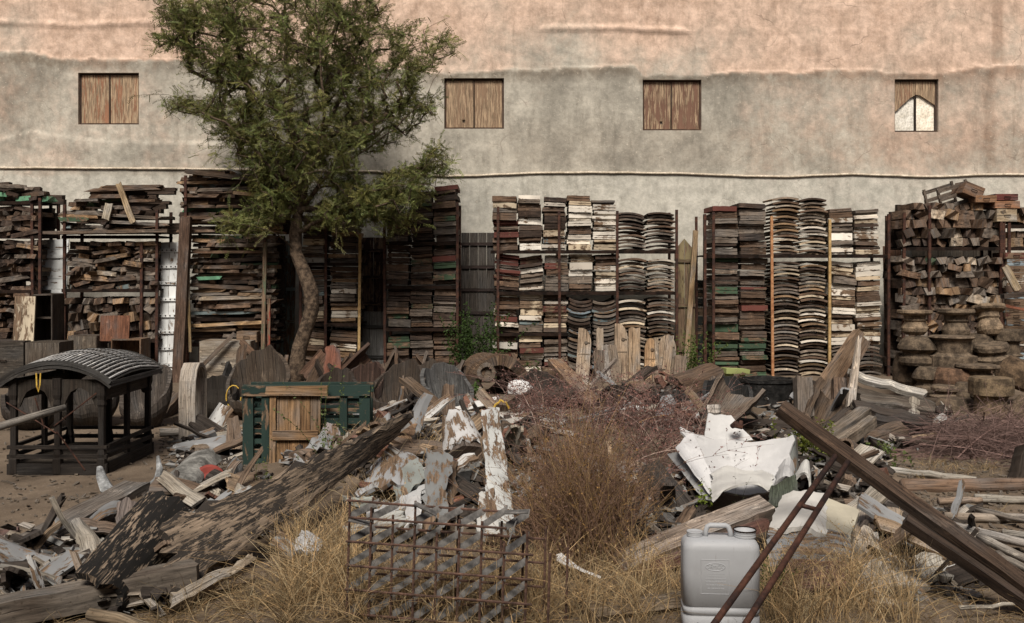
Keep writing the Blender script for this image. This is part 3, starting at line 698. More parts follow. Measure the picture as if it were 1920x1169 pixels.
pdoor('dark maroon panelled door right of the rack behind the tree', 674, 724, 452, 702, 16.9, (.028, .012, .011), 2, 5, M_PAINT, (.022, .010, .009))
pdoor('small grey plank door low in front of the maroon door', 678, 720, 592, 706, 16.6, (.15, .15, .145), 3, 2, M_RAW, (.05, .05, .05))
pdoor('dark weathered plank door with cross bars beside the wide middle rack', 864, 928, 443, 702, 16.9, (.075, .066, .058), 4, 6, M_RAW, (.04, .028, .025))
pdoor('olive arched door leaning at right end of middle rack', 1266, 1304, 454, 706, 16.5, (.19, .155, .085), 2, 3, M_PAINT, (.16, .13, .075), arch=.09)
pdoor('dark green louvred door between the two wide racks', 1298, 1324, 540, 710, 16.9, (.018, .022, .02), 10, 2, M_PAINT, (.016, .018, .017), horiz=True)
pdoor('pinkish brown plank door between ochre poled rack and block rack', 1660, 1694, 470, 706, 16.7, (.27, .15, .10), 3, 4, M_RAW, (.20, .11, .075))
pdoor('dark plank door standing behind the block rack', 1690, 1885, 480, 706, 16.9, (.05, .04, .03), 8, 3, M_RAW)
def beam(label, p0, p1, w, th, col, mat=M_RAW, name='timber_beam', cat='beam', up=None, seg=9, rag=.03, warp=.011, seed=None, group=None, taper=1., arc=0.):
    """solid board between two points; w across (horizontal-ish), th thickness"""
    p0 = Vector(p0); p1 = Vector(p1); d = (p1 - p0).normalized(); up = Vector(up or (0, 0, 1)); side = d.cross(up).normalized(); n = side.cross(d)
    sd = seed if seed is not None else R.uniform(0, 99); g = []; nv = 4
    for i in range(seg + 1):
        u = i / seg; c = lerp(p0, p1, u) + n * warp * (nz(u * 2.2 + sd, 1.) + .3 * nz(u * 9 + sd, 2.)) + side * warp * .6 * nz(u * 2 + sd, 8.); ww = w * lerp(1, taper, u) * (1 + .10 * nz(u * 5 + sd, 4.)); row = []
        for j in range(nv + 1):
            v = j / nv - .5; p = c + side * v * ww + n * (arc * (1 - 4 * v * v))
            if j in (0, nv): p += side * .006 * nz(u * 23 + sd, j * 3.)
            if i in (0, seg): p += d * rag * (nz(v * 7 + sd, i * 1.) + .5 * nz(v * 19 + sd, i * 2.))
            row.append(p)
        g.append(row)
    o = MB().sheet(g, lambda u, v: th * (1 + .13 * nz(u * 7 + sd, v * 3))).build(name, mat, None, col)
    return tag(o, label, cat, group)
def upright(label, px0, py0, px1, py1, Y0, Y1, wpx, th, col, mat=M_RAW, name='leaning_post', cat='post', **k):
    s = Y0 / F
    return beam(label, W(px0, py0, Y0), W(px1, py1, Y1), wpx * s, th, col, mat, name, cat, up=(0, -1, .15), **k)
upright('thick brown wooden post leaning against the lumber rack', 333, 735, 349, 408, 15.1, 15.4, 20, .12, (.11, .07, .05), rag=.02)
upright('thin ochre pole beside the brown post', 357, 660, 351, 455, 15.2, 15.45, 5, .03, (.22, .15, .07), name='thin_pole', cat='pole')
upright('olive green painted pole standing before the lumber rack', 493, 672, 497, 455, 15.25, 15.4, 7, .05, (.10, .12, .075), M_PAINT, name='thin_pole', cat='pole')
upright('red and green thin pole left of the tree trunk', 504, 672, 505, 560, 15.25, 15.4, 5, .04, (.22, .05, .03), M_PAINT, name='thin_pole', cat='pole')
upright('pale brown pole with dark top leaning on olive arched door', 1284, 706, 1304, 433, 16.0, 16.3, 9, .07, (.30, .21, .12), name='thin_pole', cat='pole')
for (a, b, c, d, w_, t_, col, lb) in ((88, 437, 320, 434, .3, .05, (.15, .11, .08), 'long brown plank shelf jutting out on the second rack'), (420, 312, 452, 326, .09, .03, (.5, .5, .48), 'small white stick on top of the tall lumber pile'), (350, 322, 480, 338, .2, .07, (.12, .085, .06), 'broad brown beam lying on top of the tall lumber pile'),
                                      (440, 362, 540, 372, .16, .05, (.36, .24, .14), 'light tan board near top of the tall lumber pile'), (345, 612, 505, 604, .12, .05, (.40, .27, .15), 'pale yellow board low on the tall lumber pile')):
    beam(lb, W(a, b, 15.5), W(c, d, 15.5), w_, t_, col, name='loose_plank', cat='plank', rag=.02)
beam('tan board leaning up the top heap of the second rack', W(222, 345, 15.5), W(250, 418, 15.45), .09, .03, (.42, .32, .20), name='loose_plank', cat='plank', up=(0, -1, 0))
beam('small pale board leaning on the top heap of the second rack', W(205, 382, 15.5), W(198, 412, 15.45), .12, .03, (.40, .34, .25), name='loose_plank', cat='plank', up=(0, -1, 0))
def openbox(label, x0, x1, y0, y1, Y, col, depth=.35, shelf=0, front=None, rotz=0., name='wooden_box', mat=M_RAW, z=None, roty=0.):
    s = Y / F; w = (x1 - x0) * s; h = (y1 - y0) * s; t_ = .02; zz = CAMZ - (y1 - HZ) * s if z is None else z
    root = thing(name, label, 'box', (((x0 + x1) / 2 - 960) * s, Y, zz), rotz); root.rotation_euler = (0, roty, rotz)
    for nm, c, d in (('side', (-w / 2 + t_ / 2, depth / 2, h / 2), (t_, depth, h)), ('side', (w / 2 - t_ / 2, depth / 2, h / 2), (t_, depth, h)), ('top', (0, depth / 2, h - t_ / 2), (w - 2 * t_ - .004, depth * .99, t_)), ('bottom', (0, depth / 2, t_ / 2), (w - 2 * t_ - .004, depth * .99, t_)), ('back', (0, depth - .01, h / 2), (w - 2 * t_ - .004, .014, h - 2 * t_ - .004))):
        MB().box(c, d, None, .002).build(nm, mat, root, vary(col, .75, 1.2))
    for i in range(shelf): MB().box((0, depth / 2, h * (i + 1) / (shelf + 1)), (w - 2 * t_ - .004, depth * .9, t_)).build('shelf', mat, root, col)
    if front:
        f = MB().box((0, -.012, h / 2), (w * .98, .02, h * .97), None, .003).build('front', mat, root, front)
        MB().tube([(-.05, -.035, h * .5), (-.04, -.05, h * .5), (.04, -.05, h * .5), (.05, -.035, h * .5)], .007, 5).build('handle', M_DARK, root)
    return root
openbox('open dark cupboard with pale loose door, left of second rack', 60, 98, 552, 642, 14.6, (.085, .065, .05), .4, 1)
pdoor('pale cream board leaning before the open cupboard at left', 24, 64, 556, 640, 14.4, (.42, .36, .27), 1, 0, M_PAINT, lean=.06, name='leaning_board')
openbox('low dark wooden chest under the pale board at left', 48, 112, 642, 712, 14.2, (.10, .08, .06), .45, 0, (.12, .10, .08))
openbox('dark wooden chest at the left edge of the yard', -30, 46, 640, 712, 14.2, (.07, .055, .045), .45, 0, (.07, .06, .05))
openbox('open drawer box under second rack, dark inside', 208, 264, 636, 708, 14.9, (.19, .12, .075), .4, 1)
openbox('flat grey drawer box under second rack beside the pavilion roof', 128, 182, 630, 700, 14.9, (.12, .095, .075), .4, 0, (.14, .115, .09))
pdoor('reddish brown veneered panel standing in second rack', 187, 242, 592, 640, 15.0, (.19, .085, .05), 1, 0, M_RAW, lean=.05, name='leaning_board')
openbox('small wooden drawer with handle low on the lumber rack', 444, 482, 622, 642, 15.3, (.22, .15, .10), .3, 0, (.25, .17, .11))
openbox('grey plank crate with crossed braces below the lumber rack', 374, 470, 640, 722, 15.0, (.26, .215, .165), .5, 0, (.30, .255, .20))
beam('diagonal brace across the plank crate left of the tree', W(352, 714, 14.85), W(440, 625, 14.9), .06, .03, (.16, .12, .09), name='loose_plank', cat='plank', up=(0, -1, 0))
beam('brown bracket board leaning by the plank crate', W(452, 640, 14.85), W(500, 690, 14.8), .10, .03, (.17, .11, .075), name='loose_plank', cat='plank', up=(0, -1, 0))
# top of the block rack and right edge
cr = thing('slatted_crate', 'grey open slatted crate tilted on top of the block rack', 'crate', W(1795, 388, 15.75)); cr.rotation_euler = (0, -.28, .3)
for i in range(3):
    for yy in (0, .35): MB().box((0, yy, .05 + i * .14), (.62, .018, .06)).build('slat', M_RAW, cr, (.16, .13, .105))
for xx in (-.29, .29):
    for yy in (.02, .33): MB().box((xx, yy, .18), (.04, .03, .42)).build('corner_post', M_RAW, cr, (.15, .12, .095))
for (lb, x0, x1, y0, y1, c, f, ry) in (('tilted brown wooden box at the very top of the block rack', 1802, 1840, 345, 368, (.20, .12, .075), (.22, .13, .08), .38), ('long tan drawer lying on top of the block rack', 1828, 1868, 367, 380, (.27, .15, .085), (.30, .17, .095), 0), ('red edged drawer above the orange drawer at right', 1866, 1908, 364, 376, (.16, .045, .035), (.18, .05, .04), 0), ('orange brown drawer with dark handle at right', 1864, 1912, 377, 391, (.33, .17, .09), (.36, .185, .10), 0), ('pale slatted box below the orange drawer at right', 1868, 1906, 392, 416, (.42, .33, .22), (.44, .35, .24), 0)):
    openbox(lb, x0, x1, y0, y1, 15.55, c, .4, 0, f, 0, 'drawer_box', M_RAW, None, ry)
rack_frame('storage_rack', 'dark rack at the right edge stacked with drawers and planks', 15.6, [(1890, 400, None), (2010, 400, None)], [(426, 1884, 2010), (468, 1884, 2010), (700, 1884, 2010)], .6)
lumber('right-edge rack', 'its upper shelf', 1886, 2000, 464, 432, 15.6, {'tan': 3, 'brown': 2, 'pale': 1}, 'block', 'timber_block', False)
lumber('right-edge rack', 'its top', 1912, 2000, 420, 385, 15.6, {'tan': 3, 'brown': 2, 'dark': 1}, 'block', 'timber_block', False)
for i in range(17):
    k = ('maroon', 'blue', 'brown', 'white', 'white', 'dark', 'blue', 'brown', 'teal')[i % 9]; c = pcol(k)[:3]; y1 = 486 + 12.5 * i
    openbox('%s drawer, %s from top, stacked at the right edge' % (WORD[k], ordn(i + 1)), 1884 + R.uniform(-1, 3), 1921 + R.uniform(0, 4), y1 - 12, y1, 15.5, c, .4, 0, c, 0, 'drawer_box', M_PAINT)
beam('pale plank leaning across the drawers at right edge', W(1884, 500, 15.3), W(1908, 545, 15.2), .12, .04, (.34, .26, .16), name='loose_plank', cat='plank', up=(0, -1, 0))
beam('reddish plank jutting in from the right edge above the capitals', W(1872, 572, 14.6), W(1990, 592, 14.6), .12, .04, (.25, .10, .06), name='loose_plank', cat='plank')
beam('dark plank end jutting in from the right edge', W(1880, 556, 14.9), W(1990, 545, 14.9), .12, .07, (.06, .045, .035), name='loose_plank', cat='plank')
# ---------------------------------------------------------------- the tree
rt = random.Random(11); YT = 15.2
def tp(px, py, dy=0.): return W(px, py, YT + dy)
trunk = [tp(*q) for q in ((553, 722, 0), (556, 690, 0), (562, 650, 0), (574, 615, -.03), (585, 580, -.06), (583, 545, -.08), (570, 510, -.05), (555, 475, 0), (553, 440, .02), (558, 405, .03), (559, 370, .03))]
trad = [.165, .13, .118, .114, .114, .114, .105, .097, .09, .085, .078]
nodes = []; par = []
def add(p, q): nodes.append(p); par.append(q); return len(nodes) - 1
k = -1
for p in trunk: k = add(p, k)
TK = len(trunk) - 1
def limb(start, pts):
    k = start
    for q in pts:
        a = nodes[k]; b = tp(*q); n = max(1, int((b - a).length / .16))
        for i in range(1, n + 1):
            k = add(lerp(a, b, i / n) + Vector((rt.gauss(0, .012), rt.gauss(0, .012), rt.gauss(0, .012))), k)
    return k
limb(TK, [(556, 320, .05), (548, 250, .1), (540, 170, .05), (535, 80, 0), (530, -40, 0), (525, -120, 0)])
limb(TK - 1, [(600, 345, -.2), (650, 305, -.35), (690, 280, -.4), (740, 240, -.5), (790, 190, -.5), (825, 130, -.5)])
limb(TK, [(580, 300, .2), (620, 220, .35), (660, 130, .5), (690, 40, .5), (700, -60, .5)])
limb(TK, [(520, 310, .2), (470, 240, .3), (420, 160, .4), (370, 90, .4), (320, 40, .4)])
limb(TK - 1, [(520, 330, -.4), (470, 270, -.6), (420, 230, -.7), (360, 205, -.8), (320, 190, -.8)])
limb(TK - 1, [(520, 350, .5), (480, 260, .8), (450, 120, .9), (430, 0, .9)])
limb(TK - 2, [(620, 400, -.3), (690, 360, -.6), (760, 345, -.7), (815, 300, -.8)])
limb(TK - 3, [(520, 440, -.3), (480, 425, -.5), (430, 415, -.6)])
limb(TK - 1, [(590, 300, -.5), (610, 200, -.9), (600, 90, -1.), (590, -20, -1.)])
LOBES = [(530, 60, 190, 130, 1.5, 330), (560, 200, 170, 120, 1.5, 330), (400, 40, 95, 60, .9, 100), (330, 65, 52, 48, .7, 46), (345, 20, 60, 35, .7, 40), (650, 40, 90, 80, 1.2, 110), (420, 120, 75, 40, .9, 60), (345, 195, 48, 20, .5, 26), (420, 215, 60, 45, .8, 52), (470, 270, 55, 40, .8, 45),
         (700, 150, 90, 70, 1., 105), (780, 110, 45, 60, .7, 46), (830, 90, 28, 20, .5, 14), (740, 60, 30, 26, .6, 16), (785, 200, 40, 40, .7, 30), (700, 240, 80, 50, .9, 72), (600, 300, 90, 55, 1., 120), (815, 305, 34, 34, .5, 40), (765, 345, 58, 34, .6, 72), (690, 370, 74, 40, .8, 120), (640, 400, 50, 32, .7, 60), (735, 395, 60, 28, .6, 52),
         (520, 340, 62, 50, .9, 80), (440, 418, 46, 20, .5, 34), (500, 395, 44, 34, .7, 40), (480, 310, 40, 30, .7, 20), (560, -60, 200, 60, 1.3, 130)]
tips = []
for (cx, cy, rx, ry, rd, n) in LOBES:
    for _ in range(int(n * 1.45)):
        while True:
            a, b, c = rt.uniform(-1, 1), rt.uniform(-1, 1), rt.uniform(-1, 1)
            if a * a + b * b + c * c <= 1: break
        tips.append(tp(cx + a * rx, cy + b * ry, c * rd - .1))
root0 = nodes[TK]
tips.sort(key=lambda p: (p - root0).length)
import numpy as np
arr = np.zeros((len(nodes) + len(tips) * 14, 3)); 
for i, p in enumerate(nodes): arr[i] = p
ends = []
for p in tips:
    n = len(nodes); d = arr[:n] - np.array(p); dd = (d * d).sum(1); dd[:TK - 4] += 9
    dd = np.sqrt(dd) + .35 * np.maximum(0, arr[:n, 2] - p.z)          # branches grow up and outward
    k = int(dd.argmin()); a = nodes[k]; L = (p - a).length
    m = max(1, min(12, int(L / .13)))
    for i in range(1, m + 1):
        f = i / m; q = lerp(a, p, f) + Vector((rt.gauss(0, .02), rt.gauss(0, .02), -.10 * L * f * (1 - f)))
        k = add(q, k); arr[k] = q
    ends.append(k)
N = len(nodes); cnt = [0.] * N
for e in ends: cnt[e] += 1
for i in range(N - 1, -1, -1):
    if par[i] >= 0: cnt[par[i]] += max(cnt[i], 0.)
rad = [.0042 * max(1, c) ** .44 for c in cnt]
tree = thing('tree', 'tall feathery olive green tree with a crooked trunk before the racks', 'tree', (trunk[0].x, YT, 0))
off = tree.location
tm = MB().tube([p - off + Vector((0, 0, -.03 if i == 0 else 0)) for i, p in enumerate(trunk)], trad, 14, .05, rt)
tm.build('trunk', M_BARK, tree, None, True)
# branches: chains of nodes
kids = {}
for i in range(N): kids.setdefault(par[i], []).append(i)
bm_ = MB(); st = [(TK, c) for c in kids.get(TK, [])]
for i in range(TK): st += [(i, c) for c in kids.get(i, []) if c > TK]
while st:
    p, c = st.pop(); ch = [p, c]
    while True:
        ks = kids.get(c, [])
        if not ks: break
        ks = sorted(ks, key=lambda q: -cnt[q]); st += [(c, q) for q in ks[1:]]; c = ks[0]; ch.append(c)
    rr = [min(rad[ch[1]], .09)] + [min(rad[q], .09) for q in ch[1:]]
    bm_.tube([nodes[q] - off for q in ch], rr, 6 if rr[0] > .02 else 4)
bm_.build('branches', M_BARK, tree, None, True); bm2 = MB()
nb_ = len(ends)
for e in rt.sample(ends, 420):                                   # wispy outer shoots
    a = nodes[par[e]] if par[e] >= 0 else nodes[e]; c0 = tp(560, 180, 0); d = (nodes[e] - c0).normalized() + Vector((rt.gauss(0, .35), rt.gauss(0, .35), rt.gauss(.15, .35))); d.normalize(); L = rt.uniform(.15, .5); k = e; m = 3
    ch = [nodes[e]]
    for i in range(1, m + 1): k = add(nodes[e] + d * L * i / m + Vector((0, 0, -.06 * L * (i / m) ** 2)), k); cnt.append(1); rad.append(.003); ch.append(nodes[k])
    bm2.tube([p - off for p in ch], [.004, .0035, .003, .002], 3); ends.append(k)
bm2.build('twigs', M_BARK, tree, None, True)['kind'] = 'stuff'
# leaves: feathery sprays of small leaflets round the outer twigs
V = []; Fc = []; tint = []
def leaflet(p, d, w, n, tn):
    k = len(V); s = d.cross(n).normalized() * w
    V.extend((p, p + d * .5 + s, p + d, p + d * .5 - s)); Fc.append((k, k + 1, k + 2, k + 3)); tint.append(tn)
for e in ends:
    chain = [e]
    while len(chain) < 4 and par[chain[-1]] > TK: chain.append(par[chain[-1]])
    base = rt.uniform(.8, 2.1); warm = rt.uniform(.95, 1.3)
    for _ in range(rt.randint(5, 8)):
        i = rt.randint(0, len(chain) - 2) if len(chain) > 1 else 0
        a = nodes[chain[i]]; b = nodes[chain[min(i + 1, len(chain) - 1)]]
        p = lerp(a, b, rt.random()) + Vector((rt.gauss(0, .035), rt.gauss(0, .035), rt.gauss(0, .035)))
        d = (a - b); d = (d.normalized() if d.length > 1e-6 else Vector((0, 0, 1))) * .5 + Vector((rt.gauss(0, .6), rt.gauss(0, .6), rt.gauss(.15, .5)))
        d.normalize(); L = rt.uniform(.10, .24); n = Vector((rt.gauss(0, 1), rt.gauss(0, 1), rt.gauss(0, 1) + .6)).normalized(); s = d.cross(n).normalized()
        m = int(L / .021)
        for q in range(m):
            f = q / m; o = p + d * L * f + Vector((0, 0, -.15 * L * f * f)); v = base * rt.uniform(.75, 1.3)
            for sg in (-1, 1):
                dd = (s * sg + d * .7 + Vector((rt.gauss(0, .2), rt.gauss(0, .2), rt.gauss(0, .2)))).normalized() * rt.uniform(.020, .037)
                leaflet(o, dd,   .0075, n, (v * warm, v, v * .9, 1))
me = bpy.data.meshes.new('crown'); me.from_pydata([v - off for v in V], [], Fc)
ta = me.attributes.new('tint', 'FLOAT_COLOR', 'FACE'); ta.data.foreach_set('color', [c for t_ in tint for c in t_])
me.materials.append(M_LEAF); crown = bpy.data.objects.new('crown', me); COL.objects.link(crown); crown.parent = tree
print('leaves', len(Fc))
# ---------------------------------------------------------------- middle of the yard
def patch(label, c, th, mat, col, nu=10, nv=6, name='broken_board', cat='debris', **k):
    """solid curved shard between four (px,py,Y) corners"""
    if mat is M_GREY: mat = M_PAINT; col = tuple(c * .29 for c in col) + (.40,)
    sd = R.uniform(0, 99); P4 = [W(*q) if len(q) == 3 else G(*q) for q in c]
    if (P4[3] - P4[0]).length > 1.15 * (P4[1] - P4[0]).length:      # grain runs along the longer side
        P4 = [P4[3], P4[0], P4[1], P4[2]]; nu, nv = max(nu, nv), min(nu, nv); k['bulge'], k['arc'] = k.get('arc', 0.), k.get('bulge', 0.)
    if 'rag' in k: k['rag'] *= min(1., (P4[2] - P4[0]).length / .7)
    g = grid4(P4, nu, nv, seed=sd, **k)
    o = MB().sheet(g, lambda u, v: th * (1 + .25 * nz(u * 6 + sd, v * 5))).build(name, mat, None, col)
    return tag(o, label, cat)
def trough(label, p0, p1, r0, r1, a0, a1, th, mat, col, up=(0, 0, 1), name='hollow_log', cat='log', rag=.06, nu=10, nv=14, bow=0., parent=None):
    """hollowed half log / shell: arc from a0 to a1 degrees round the axis p0>p1 (0 = up)"""
    p0 = Vector(p0); p1 = Vector(p1); d = (p1 - p0).normalized(); up = Vector(up); s = d.cross(up).normalized(); n = s.cross(d); sd = R.uniform(0, 99); g = []
    for i in range(nu + 1):
        u = i / nu; c = lerp(p0, p1, u) + n * bow * 4 * u * (1 - u); r = lerp(r0, r1, u) * (1 + .06 * nz(u * 3 + sd)); row = []
        for j in range(nv + 1):
            a = math.radians(lerp(a0, a1, j / nv)) + (.10 * nz(u * 7 + sd, j) if j in (0, nv) else 0); rr = r * (1 + .05 * nz(u * 3, j * .4, sd))
            p = c + n * math.cos(a) * rr + s * math.sin(a) * rr
            if i in (0, nu): p += d * rag * (nz(j * .5, sd, i) + .6 * nz(j * 1.4, sd, i + 4.))
            row.append(p)
        g.append(row)
    if mat is M_SHELL: mat = M_RAW; col = tuple(a * b for a, b in zip(col, (.098, .078, .062)))
    o = MB().sheet(g, lambda u, v: th * (1 + .3 * nz(u * 5 + sd, v * 6))).build(name, mat, parent, col, False)
    return tag(o, label, cat) if label else o
# ornate pavilion frame with a ribbed vaulted roof
pav = thing('wooden_pavilion', 'dark carved wooden pavilion frame with ribbed curved roof, at left', 'pavilion', (-3.83, 8.1, 0))
pw, pd = .80, 1.05; DK = (.028, .022, .018)
def roof_z(u, base=.80, rise=.17): return base + rise * (1 - (2 * u - 1) ** 2) ** .9 - .0
for i in range(26):                                             # roof ribs front to back
    u = (i + .5) / 26; x = -pw / 2 - .06 + (pw + .12) * u; z = roof_z(u)
    MB().tube([(x, -.06 + (pd + .1) * q, z + .045 * math.sin(math.pi * q) + .004 * nz(i * 2., q * 5)) for q in (0, .2, .4, .6, .8, 1)], .0095, 5).build('roof_rib', M_RAW, pav, vary((.50, .50, .49), .8, 1.15))
g = [[Vector((-pw / 2 - .06 + (pw + .12) * i / 14, -.055 + (pd + .09) * j / 5, roof_z(i / 14) - .014 + .045 * math.sin(math.pi * j / 5))) for j in range(6)] for i in range(15)]
rf = MB().sheet(g, .012).build('roof', M_RAW, pav, (.022, .02, .018))
for yy in (-.075, pd + .055):
    for dz, tt in ((-.012, .04), (-.05, .022)):
        g = [[Vector((-pw / 2 - .07 + (pw + .14) * i / 14, yy + j * .02, roof_z(i / 14) + dz)) for j in (0, 1)] for i in range(15)]
        MB().sheet(g, tt).build('roof_edge', M_RAW, pav, (.055, .053, .05))
for xx in (-pw / 2 - .055, pw / 2 + .055): MB().box((xx, pd / 2, .775), (.03, pd + .1, .045)).build('eave', M_RAW, pav, (.09, .085, .08))
px_ = [-pw / 2 + .03, 0, pw / 2 - .03]
for yy in (.0, pd - .03):
    for x in px_:
        MB().lathe([(.036, 0), (.036, .12), (.028, .13), (.034, .16), (.026, .2), (.026, .56), (.034, .58), (.028, .62), (.038, .66), (.038, .80)], 8, Matrix.Translation((x, yy, .02)), 0, R, .6).build('post', M_RAW, pav, DK)
    for a, b in ((px_[0], px_[1]), (px_[1], px_[2])):           # cusped arch boards
        w = b - a - .06; c = (a + b) / 2; n = 9; poly = [(c - w / 2, .80), (c - w / 2, .56)]
        for q in range(n + 1):
            f = q / n; poly.append((c - w / 2 * .86 + w * .86 * f, .57 + .17 * math.sin(math.pi * f) ** .6 - .016 * abs(math.sin(f * 5 * math.pi))))
        poly += [(c + w / 2, .56), (c + w / 2, .80)]
        poly = poly[::-1]
        MB().prism(poly, .022, Matrix.Translation((0, yy, .01))).build('arch_board', M_RAW, pav, (.04, .032, .025))
for y0_, y1_ in ((.02, pd / 2 - .02), (pd / 2 + .02, pd - .05)):
    for xx in (pw / 2 - .03, -pw / 2 + .03):
        MB().box((xx, (y0_ + y1_) / 2, .70), (.02, y1_ - y0_, .14)).build('arch_board', M_RAW, pav, (.055, .042, .032))
for x in (px_[0], px_[2]): MB().lathe([(.03, 0), (.03, .8)], 6, Matrix.Translation((x, pd / 2, 0))).build('post', M_RAW, pav, DK)
for z, h in ((.05, .10), (.16, .035), (.24, .03)):
    for yy in (-.012, pd - .02): MB().box((0, yy, z), (pw + .04, .03, h)).build('base_rail', M_RAW, pav, DK)
    for xx in (-pw / 2, pw / 2): MB().box((xx, pd / 2, z), (.03, pd - .08, h)).build('base_rail', M_RAW, pav, DK)
MB().box((0, pd / 2, .085), (pw - .04, pd - .08, .02)).build('floor_board', M_RAW, pav, (.05, .04, .03))
for q_ in range(7):                                             # cross battens under the ribs
    yy = -.03 + (pd + .04) * q_ / 6; g = [[Vector((-pw / 2 - .05 + (pw + .10) * i / 14, yy + j * .022, roof_z(i / 14) + .009 + .045 * math.sin(math.pi * q_ / 6))) for j in (0, 1)] for i in range(15)]; MB().sheet(g, .006).build('roof_batten', M_RAW, pav, (.05, .047, .043))
for a, b in (((-.42, -.03, .62), (.0, -.03, .36)), ((.34, -.03, .70), (-.02, -.03, .42)), ((-.18, -.03, .66), (-.10, -.03, .40)), ((.0, -.03, .38), (.24, -.03, .05))):
    MB().tube([a, b], .006, 5).build('brace_rod', M_RUST, pav)
tag(MB().tube([W(-60, 818, 7.4), W(60, 782, 7.75), W(122, 764, 7.95)], [.034, .031, .026], 9, .03).build('long_pole', M_RAW, None, (.22, .20, .175), True), 'round grey pole resting on the pavilion braces at left edge', 'pole')
tag(MB().tube([W(68, 700, 7.98), W(69, 725, 7.96), W(72, 735, 7.96), W(75, 722, 7.96), W(76, 700, 7.98)], .006, 5).build('yellow_cord', M_ROPE), 'short yellow cord hanging from the pavilion roof edge', 'cord')
# upright bent plank, like half a hoop
pts = []
root = G(352, 826); s = root.y / F
prof = [(-.0, 0), (-.0, .45), (.01, .60), (.04, .70), (.09, .755), (.15, .75), (.20, .70), (.225, .6), (.23, 0)]
g = [[Vector((root.x - .09 + j * .16, root.y + q[0] * 1.6 + j * .03, q[1])) for j in (0, .5, 1)] for q in prof]
tag(MB().sheet(g, .045).build('bent_plank', M_RAW, None, (.40, .345, .285)), 'pale bent wooden hoop plank standing upright on the dirt', 'plank')
# green slatted crate and brown plank panel
cY = 7.75; sc = cY / F; gc = thing('green_slatted_crate', 'dark green slatted wooden crate with peeling paint standing on the dirt', 'crate', ((575 - 960) * sc, cY, 0)); cw, chh, cdp = .98, .80, .24
GR = (.020, .040, .034, .24)
for x in (-.47, -.33, .30, .47): 
    MB().box((x, .0, chh / 2), (.085 if abs(x) > .4 else .06, .04, chh - .02), None, .002).build('post', M_PAINT, gc, GR)
for x in (-.47, .47): MB().box((x, cdp, chh / 2), (.06, .04, chh - .02), None, .002).build('post', M_PAINT, gc, GR)
MB().box((0, -.012, chh - .04), (cw + .05, .05, .085), None, .003).build('top_rail', M_PAINT, gc, GR); MB().box((0, cdp, chh - .04), (cw + .04, .045, .08), None, .003).build('top_rail', M_PAINT, gc, GR)
MB().box((-.48, -.03, .055), (.20, .05, .11), None, .003).build('foot', M_PAINT, gc, GR); MB().box((.48, -.03, .055), (.20, .05, .11), None, .003).build('foot', M_PAINT, gc, GR)
for i in range(8):
    z = .10 + i * .082
    for yy in (.022, cdp - .03): MB().box((0, yy, z), (cw - .06, .018, .042), None, .003).build('slat', M_PAINT, gc, GR)
    for x in (-cw / 2 + .02, cw / 2 - .02): MB().box((x, cdp / 2, z), (.018, cdp - .08, .045), None, .003).build('slat', M_PAINT, gc, GR)
for k_ in range(0): MB().box((-cw / 2 + .09 + k_ * .165, cdp / 2, chh - .005), (.13, cdp - .06, .018), None, .003).build('lid_board', M_PAINT, gc, GR)
bp = thing('plank_panel', 'brown wooden plank panel leaning against the green crate', 'panel', ((553 - 960) * 7.6 / F, 7.62, 0)); bp.rotation_euler = (-.05, 0, 0)
BRN = (.27, .165, .085)
for i, (xa, xb) in enumerate(((-.205, -.155), (-.150, -.065), (-.062, .030), (.033, .112), (.116, .195))):
    MB().box(((xa + xb) / 2, .0 if i else -.012, .375), (xb - xa, .022 if i else .035, .73), None, .002).build('plank', M_RAW, bp, vary(BRN, .75, 1.15))
MB().box((.01, -.03, .77), (.49, .045, .075), None, .004).build('top_rail', M_RAW, bp, BRN); MB().box((.0, -.028, .42), (.36, .03, .07), None, .003).build('mid_rail', M_RAW, bp, (.25, .155, .085)); MB().box((.0, -.028, .06), (.36, .03, .06), None, .003).build('bottom_rail', M_RAW, bp, (.20, .13, .075))
# hollow logs, troughs and broken shells along the back row
BR = (1., .82, .68); GY = (1.25, 1.22, 1.2); DKT = (.45, .38, .34)
trough('tall hollowed log with pale rim standing left of the tree', W(478, 770, 13.0), W(492, 668, 13.6), .26, .34, -115, 125, .05, M_SHELL, (1.3, 1.08, .9), up=(-.4, 1, 0))
trough('grey hollow trough lying behind the green crate', W(300, 775, 12.6), W(450, 735, 12.9), .30, .34, 85, 275, .05, M_SHELL, (1.2, 1.1, 1.), bow=-.03)
trough('brown half barrel trough with yellow rope ring behind the green crate', W(415, 768, 11.4), W(545, 742, 11.8), .33, .30, 85, 280, .05, M_SHELL, (1.1, .85, .68))
tag(MB().tube([W(438 + 14 * math.cos(a), 745 + 22 * math.sin(a), 11.05) for a in [i * .42 for i in range(14)]], .008, 5).build('rope_ring', M_ROPE), 'yellow rope ring hanging on a brown trough', 'rope')
trough('charred dark trough between bent plank and hollowed log', W(372, 775, 12.3), W(395, 700, 12.9), .24, .30, 60, 300, .05, M_TAR, (1, 1, 1), up=(0, -1, 0))
trough('rough broken barrel shell right of the pavilion', W(262, 795, 11.2), W(325, 700, 12.0), .22, .30, 70, 270, .04, M_SHELL, (1.1, 1., .9), up=(0, -1, 0))
